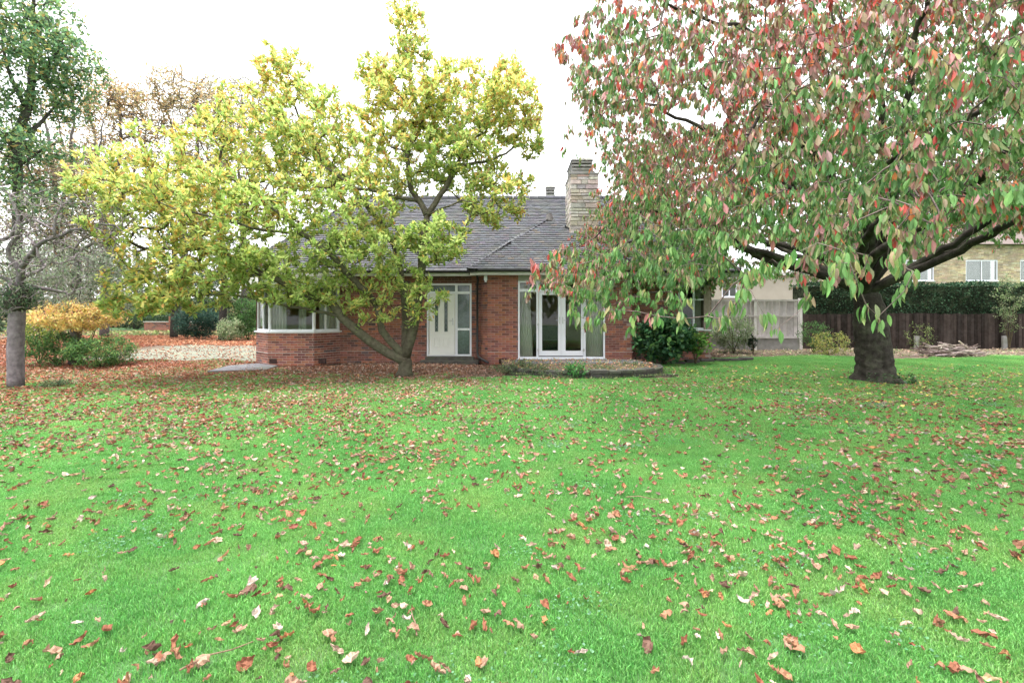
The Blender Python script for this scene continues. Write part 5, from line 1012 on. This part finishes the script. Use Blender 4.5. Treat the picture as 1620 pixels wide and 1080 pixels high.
for i in np.where(ind)[0]:
    px, py = proj(np.array([xx[i], yy[i], 0])); side = 'far left' if px < 250 else 'left' if px < 540 else 'left middle' if px < 810 else 'right middle' if px < 1080 else 'right' if px < 1350 else 'far right'; dep = 'closest' if py > 960 else 'near'
    big = 'small' if size[i] < .055 else ('large' if size[i] > .072 else 'middling')
    for tries in range(400):
        flip = rng.uniform() < .3; pose = 'face down' if flip else 'lying'
        ci = int(rng.choice(7, p=np.array(DW)/sum(DW))) if rng.uniform() < .7 else int(rng.integers(7)); si = int(rng.integers(8)); lb = f'{big} {shapes[si]} {names[ci]} leaf {pose} on {dep} grass, {side} of lawn'
        if lb not in used: used.add(lb); break
    key = (ci, si)
    if key not in lm:
        mb = MB(); mb.add(CT[si][0], CT[si][1], np.array(DC[ci])*rng.uniform(.9, 1.12)); lm[key] = mb.mesh('fallen_leaf', M['dry_leaf'])
    o = bpy.data.objects.new('fallen_leaf', lm[key]); col.objects.link(o); o.location = (xx[i], yy[i], zz[i]-.004+.02*flip); o.rotation_euler = (rng.normal(0, .35)+PI*flip, rng.normal(0, .35), rng.uniform(0, 6.28)); o.scale = (size[i]*1.08,)*3
    tag(o, lb, 'leaf', 'fallen leaves scattered on the near lawn')
# thick litter on beds and under the house wall
def litter(name, x0, x1, y0, y1, per_m2, mask, cols, wts, sz=.085, zoff=.0, zf=gz):
    n = int((x1-x0)*(y1-y0)*per_m2); x = rng.uniform(x0, x1, n); y = rng.uniform(y0, y1, n); m = mask(x, y); x, y = x[m], y[m]; n = len(x); mb = MB()
    z = zf(x, y)+zoff+rng.uniform(0, .03, n); ti = palette(n, cols, wts, .2); s_ = rng.uniform(.6, 1.25, n)*sz
    for k, tm in enumerate(FAR): q = np.arange(n) % 3 == k; place_dry(mb, np.column_stack([x, y])[q], z[q], s_[q], ti[q], tm, .35)
    mb.build(name, M['dry_leaf'], None, 'stuff'); print(name, n)
litter('leaf_litter', -20, -8.0, 13.0, 17.6, 330, lambda x, y: (y > 14.1+.3*wob(x)) & (y < 16.4+.5*wob(x*.8)-.8*sstep(-10, -8, x)) & ~((x > -9.0) & (y < 15.2)), RC, RW, .085)
litter('leaf_litter', -34, -8.4, 24.0, 37, 75, lambda x, y: (y > 24.8+.5*wob(x*.7)) & (y > -x*.2+18), [(.42,.18,.10),(.48,.26,.16),(.34,.14,.08)], [1, 1, .6], .17)
litter('leaf_litter', -60, -8.4, 37, 49, 12, lambda x, y: y > 37, [(.35,.2,.13),(.3,.3,.14),(.22,.28,.10)], [1, 1, 1], .3)
litter('leaf_litter', -34, -15, 16, 25, 110, lambda x, y: x < -15-(y-16)*.35, RC, RW, .12)
litter('leaf_litter', -8.0, -1.1, 12.3, 15.35, 260, lambda x, y: (y > 12.4) & ~((x < -5.3) & (y > 14.5)) & (np.hypot(x-MAG[0], y-MAG[1]) > .25) & ~((x > -2.9) & (y > 14.9)), [(.24,.13,.09),(.32,.22,.17),(.17,.10,.07),(.38,.3,.25)], [1, .8, .7, .3], .085)
litter('leaf_litter', -.3, 3.95, 11.8, 14.9, 60, lambda x, y: ((x-1.85)/2.1)**2+((np.minimum(y, 13.3)-13.3)/1.6)**2 < 1, [(.4,.2,.12),(.5,.34,.24),(.55,.45,.15)], [1, 1, .5], .08, TZ+.01, lambda x, y: x*0)
litter('leaf_litter', -1.3, -.2, 11.6, 14.9, 220, lambda x, y: x < 9, [(.24,.13,.09),(.32,.22,.17),(.17,.10,.07)], [1, .8, .7], .08)
litter('leaf_litter', -24, -8.2, 16, 25, 34, drive_mask, RC, RW, .09, .01)
litter('leaf_litter', 4, 26, 16.9, 20.4, 45, lambda x, y: y > 16.9, [(.4,.3,.22),(.3,.2,.14),(.5,.42,.32),(.35,.38,.2)], [1, 1, .8, .5], .09)
ec = [(E[i, 0]+rng.normal(0, .08), E[i, 1]+rng.normal(0, .12)-.06) for i in range(len(E)) for _ in range(2)]
# low weeds and clover in the lawn
def ground_cover(name, centres, spread, n, size, cols, tm=LT_WIDE, upd=.7):
    mb = MB()
    for (x, y) in centres:
        q = np.column_stack([rng.normal(x, spread, n), rng.normal(y, spread*.8, n)]); z = gz(q[:, 0], q[:, 1])+rng.uniform(.015, .04, n); dd = unit(np.column_stack([rng.normal(0, 1, (n, 2)), np.abs(rng.normal(0, upd, n))])); scatter_leaves(mb, np.column_stack([q, z]), dd, rng.uniform(.6, 1.2, n)*size, palette(n, cols, [1]*len(cols), .15), tm)
    return mb.build(name, M['leaf'], None, 'stuff')
cen = [(rng.uniform(-.9, .9)*y, y) for y in rng.uniform(1.9, 6.5, 46)]
ground_cover('clover', cen, .10, 60, .017, [(.09,.25,.10),(.14,.32,.16),(.18,.34,.20)])
ground_cover('low_weeds', [(rng.uniform(-.2, 1.0)*y, y) for y in rng.uniform(5, 9.5, 14)], .13, 60, .055, [(.14,.26,.14),(.2,.33,.2)], LT_LONG, .3)
ground_cover('border_weeds', [(x, 19+rng.uniform(-1, 1)) for x in np.arange(7, 24, .5)]+[(x, 17.2) for x in np.arange(8, 24, .6)], .25, 40, .07, [(.12,.2,.08),(.2,.27,.13),(.28,.3,.16)], LT_LONG, .8)
ground_cover('terrace_edge_weeds', ec, .11, 34, .05, [(.12,.2,.09),(.2,.27,.13),(.09,.15,.07),(.3,.32,.15)], LT_OVAL, 1.4)
mossy = MB(); q = rng.uniform(0, 1, (900, 2)); x_ = .0+q[:, 0]*3.8; y_ = 12.0+q[:, 1]*2.6; kk = ((x_-1.85)/2.05)**2+((np.minimum(y_, 13.3)-13.3)/1.55)**2 < 1; scatter_leaves(mossy, np.column_stack([x_, y_, np.full(900, TZ+.02)])[kk], unit(rng.normal(0, 1, (kk.sum(), 3))+[0, 0, 1.2]), rng.uniform(.03, .07, kk.sum()), palette(kk.sum(), [(.12, .2, .08), (.22, .28, .12)], [1, 1]), LT_LONG); mossy.build('terrace_weeds', M['leaf'], None, 'stuff')
ground_cover('drive_weeds', [(rng.uniform(-18, -8.5), rng.uniform(14.8, 16.5)) for _ in range(26)], .18, 40, .07, [(.12,.25,.08),(.2,.3,.13)], LT_LONG, .9)
# a few bare twigs on the grass
for k, (px, py, a, L, lb) in enumerate(((345, 1040, .7, .28, 'thin brown twig lying on the closest grass at the left'), (655, 990, 1.9, .2, 'short bent twig among leaves in the near middle of the lawn'), (1020, 790, -.2, .3, 'long dry stalk lying across the lawn in the middle distance'))):
    Y = CH*FP/(py-500); x = (px-810)/FP*Y; z = gzz(x, Y)+.03; d = np.array([math.cos(a), math.sin(a), 0])*L/2; p = np.array([x, Y, z]); mb = MB(); mb.tube([p-d, p-d*.3+[0, .01, .012], p+d*.4, p+d], [.004, .0035, .003, .002], 6, (.2, .13, .09)); tag(mb.build('twig', M['bark']), lb, 'twig')
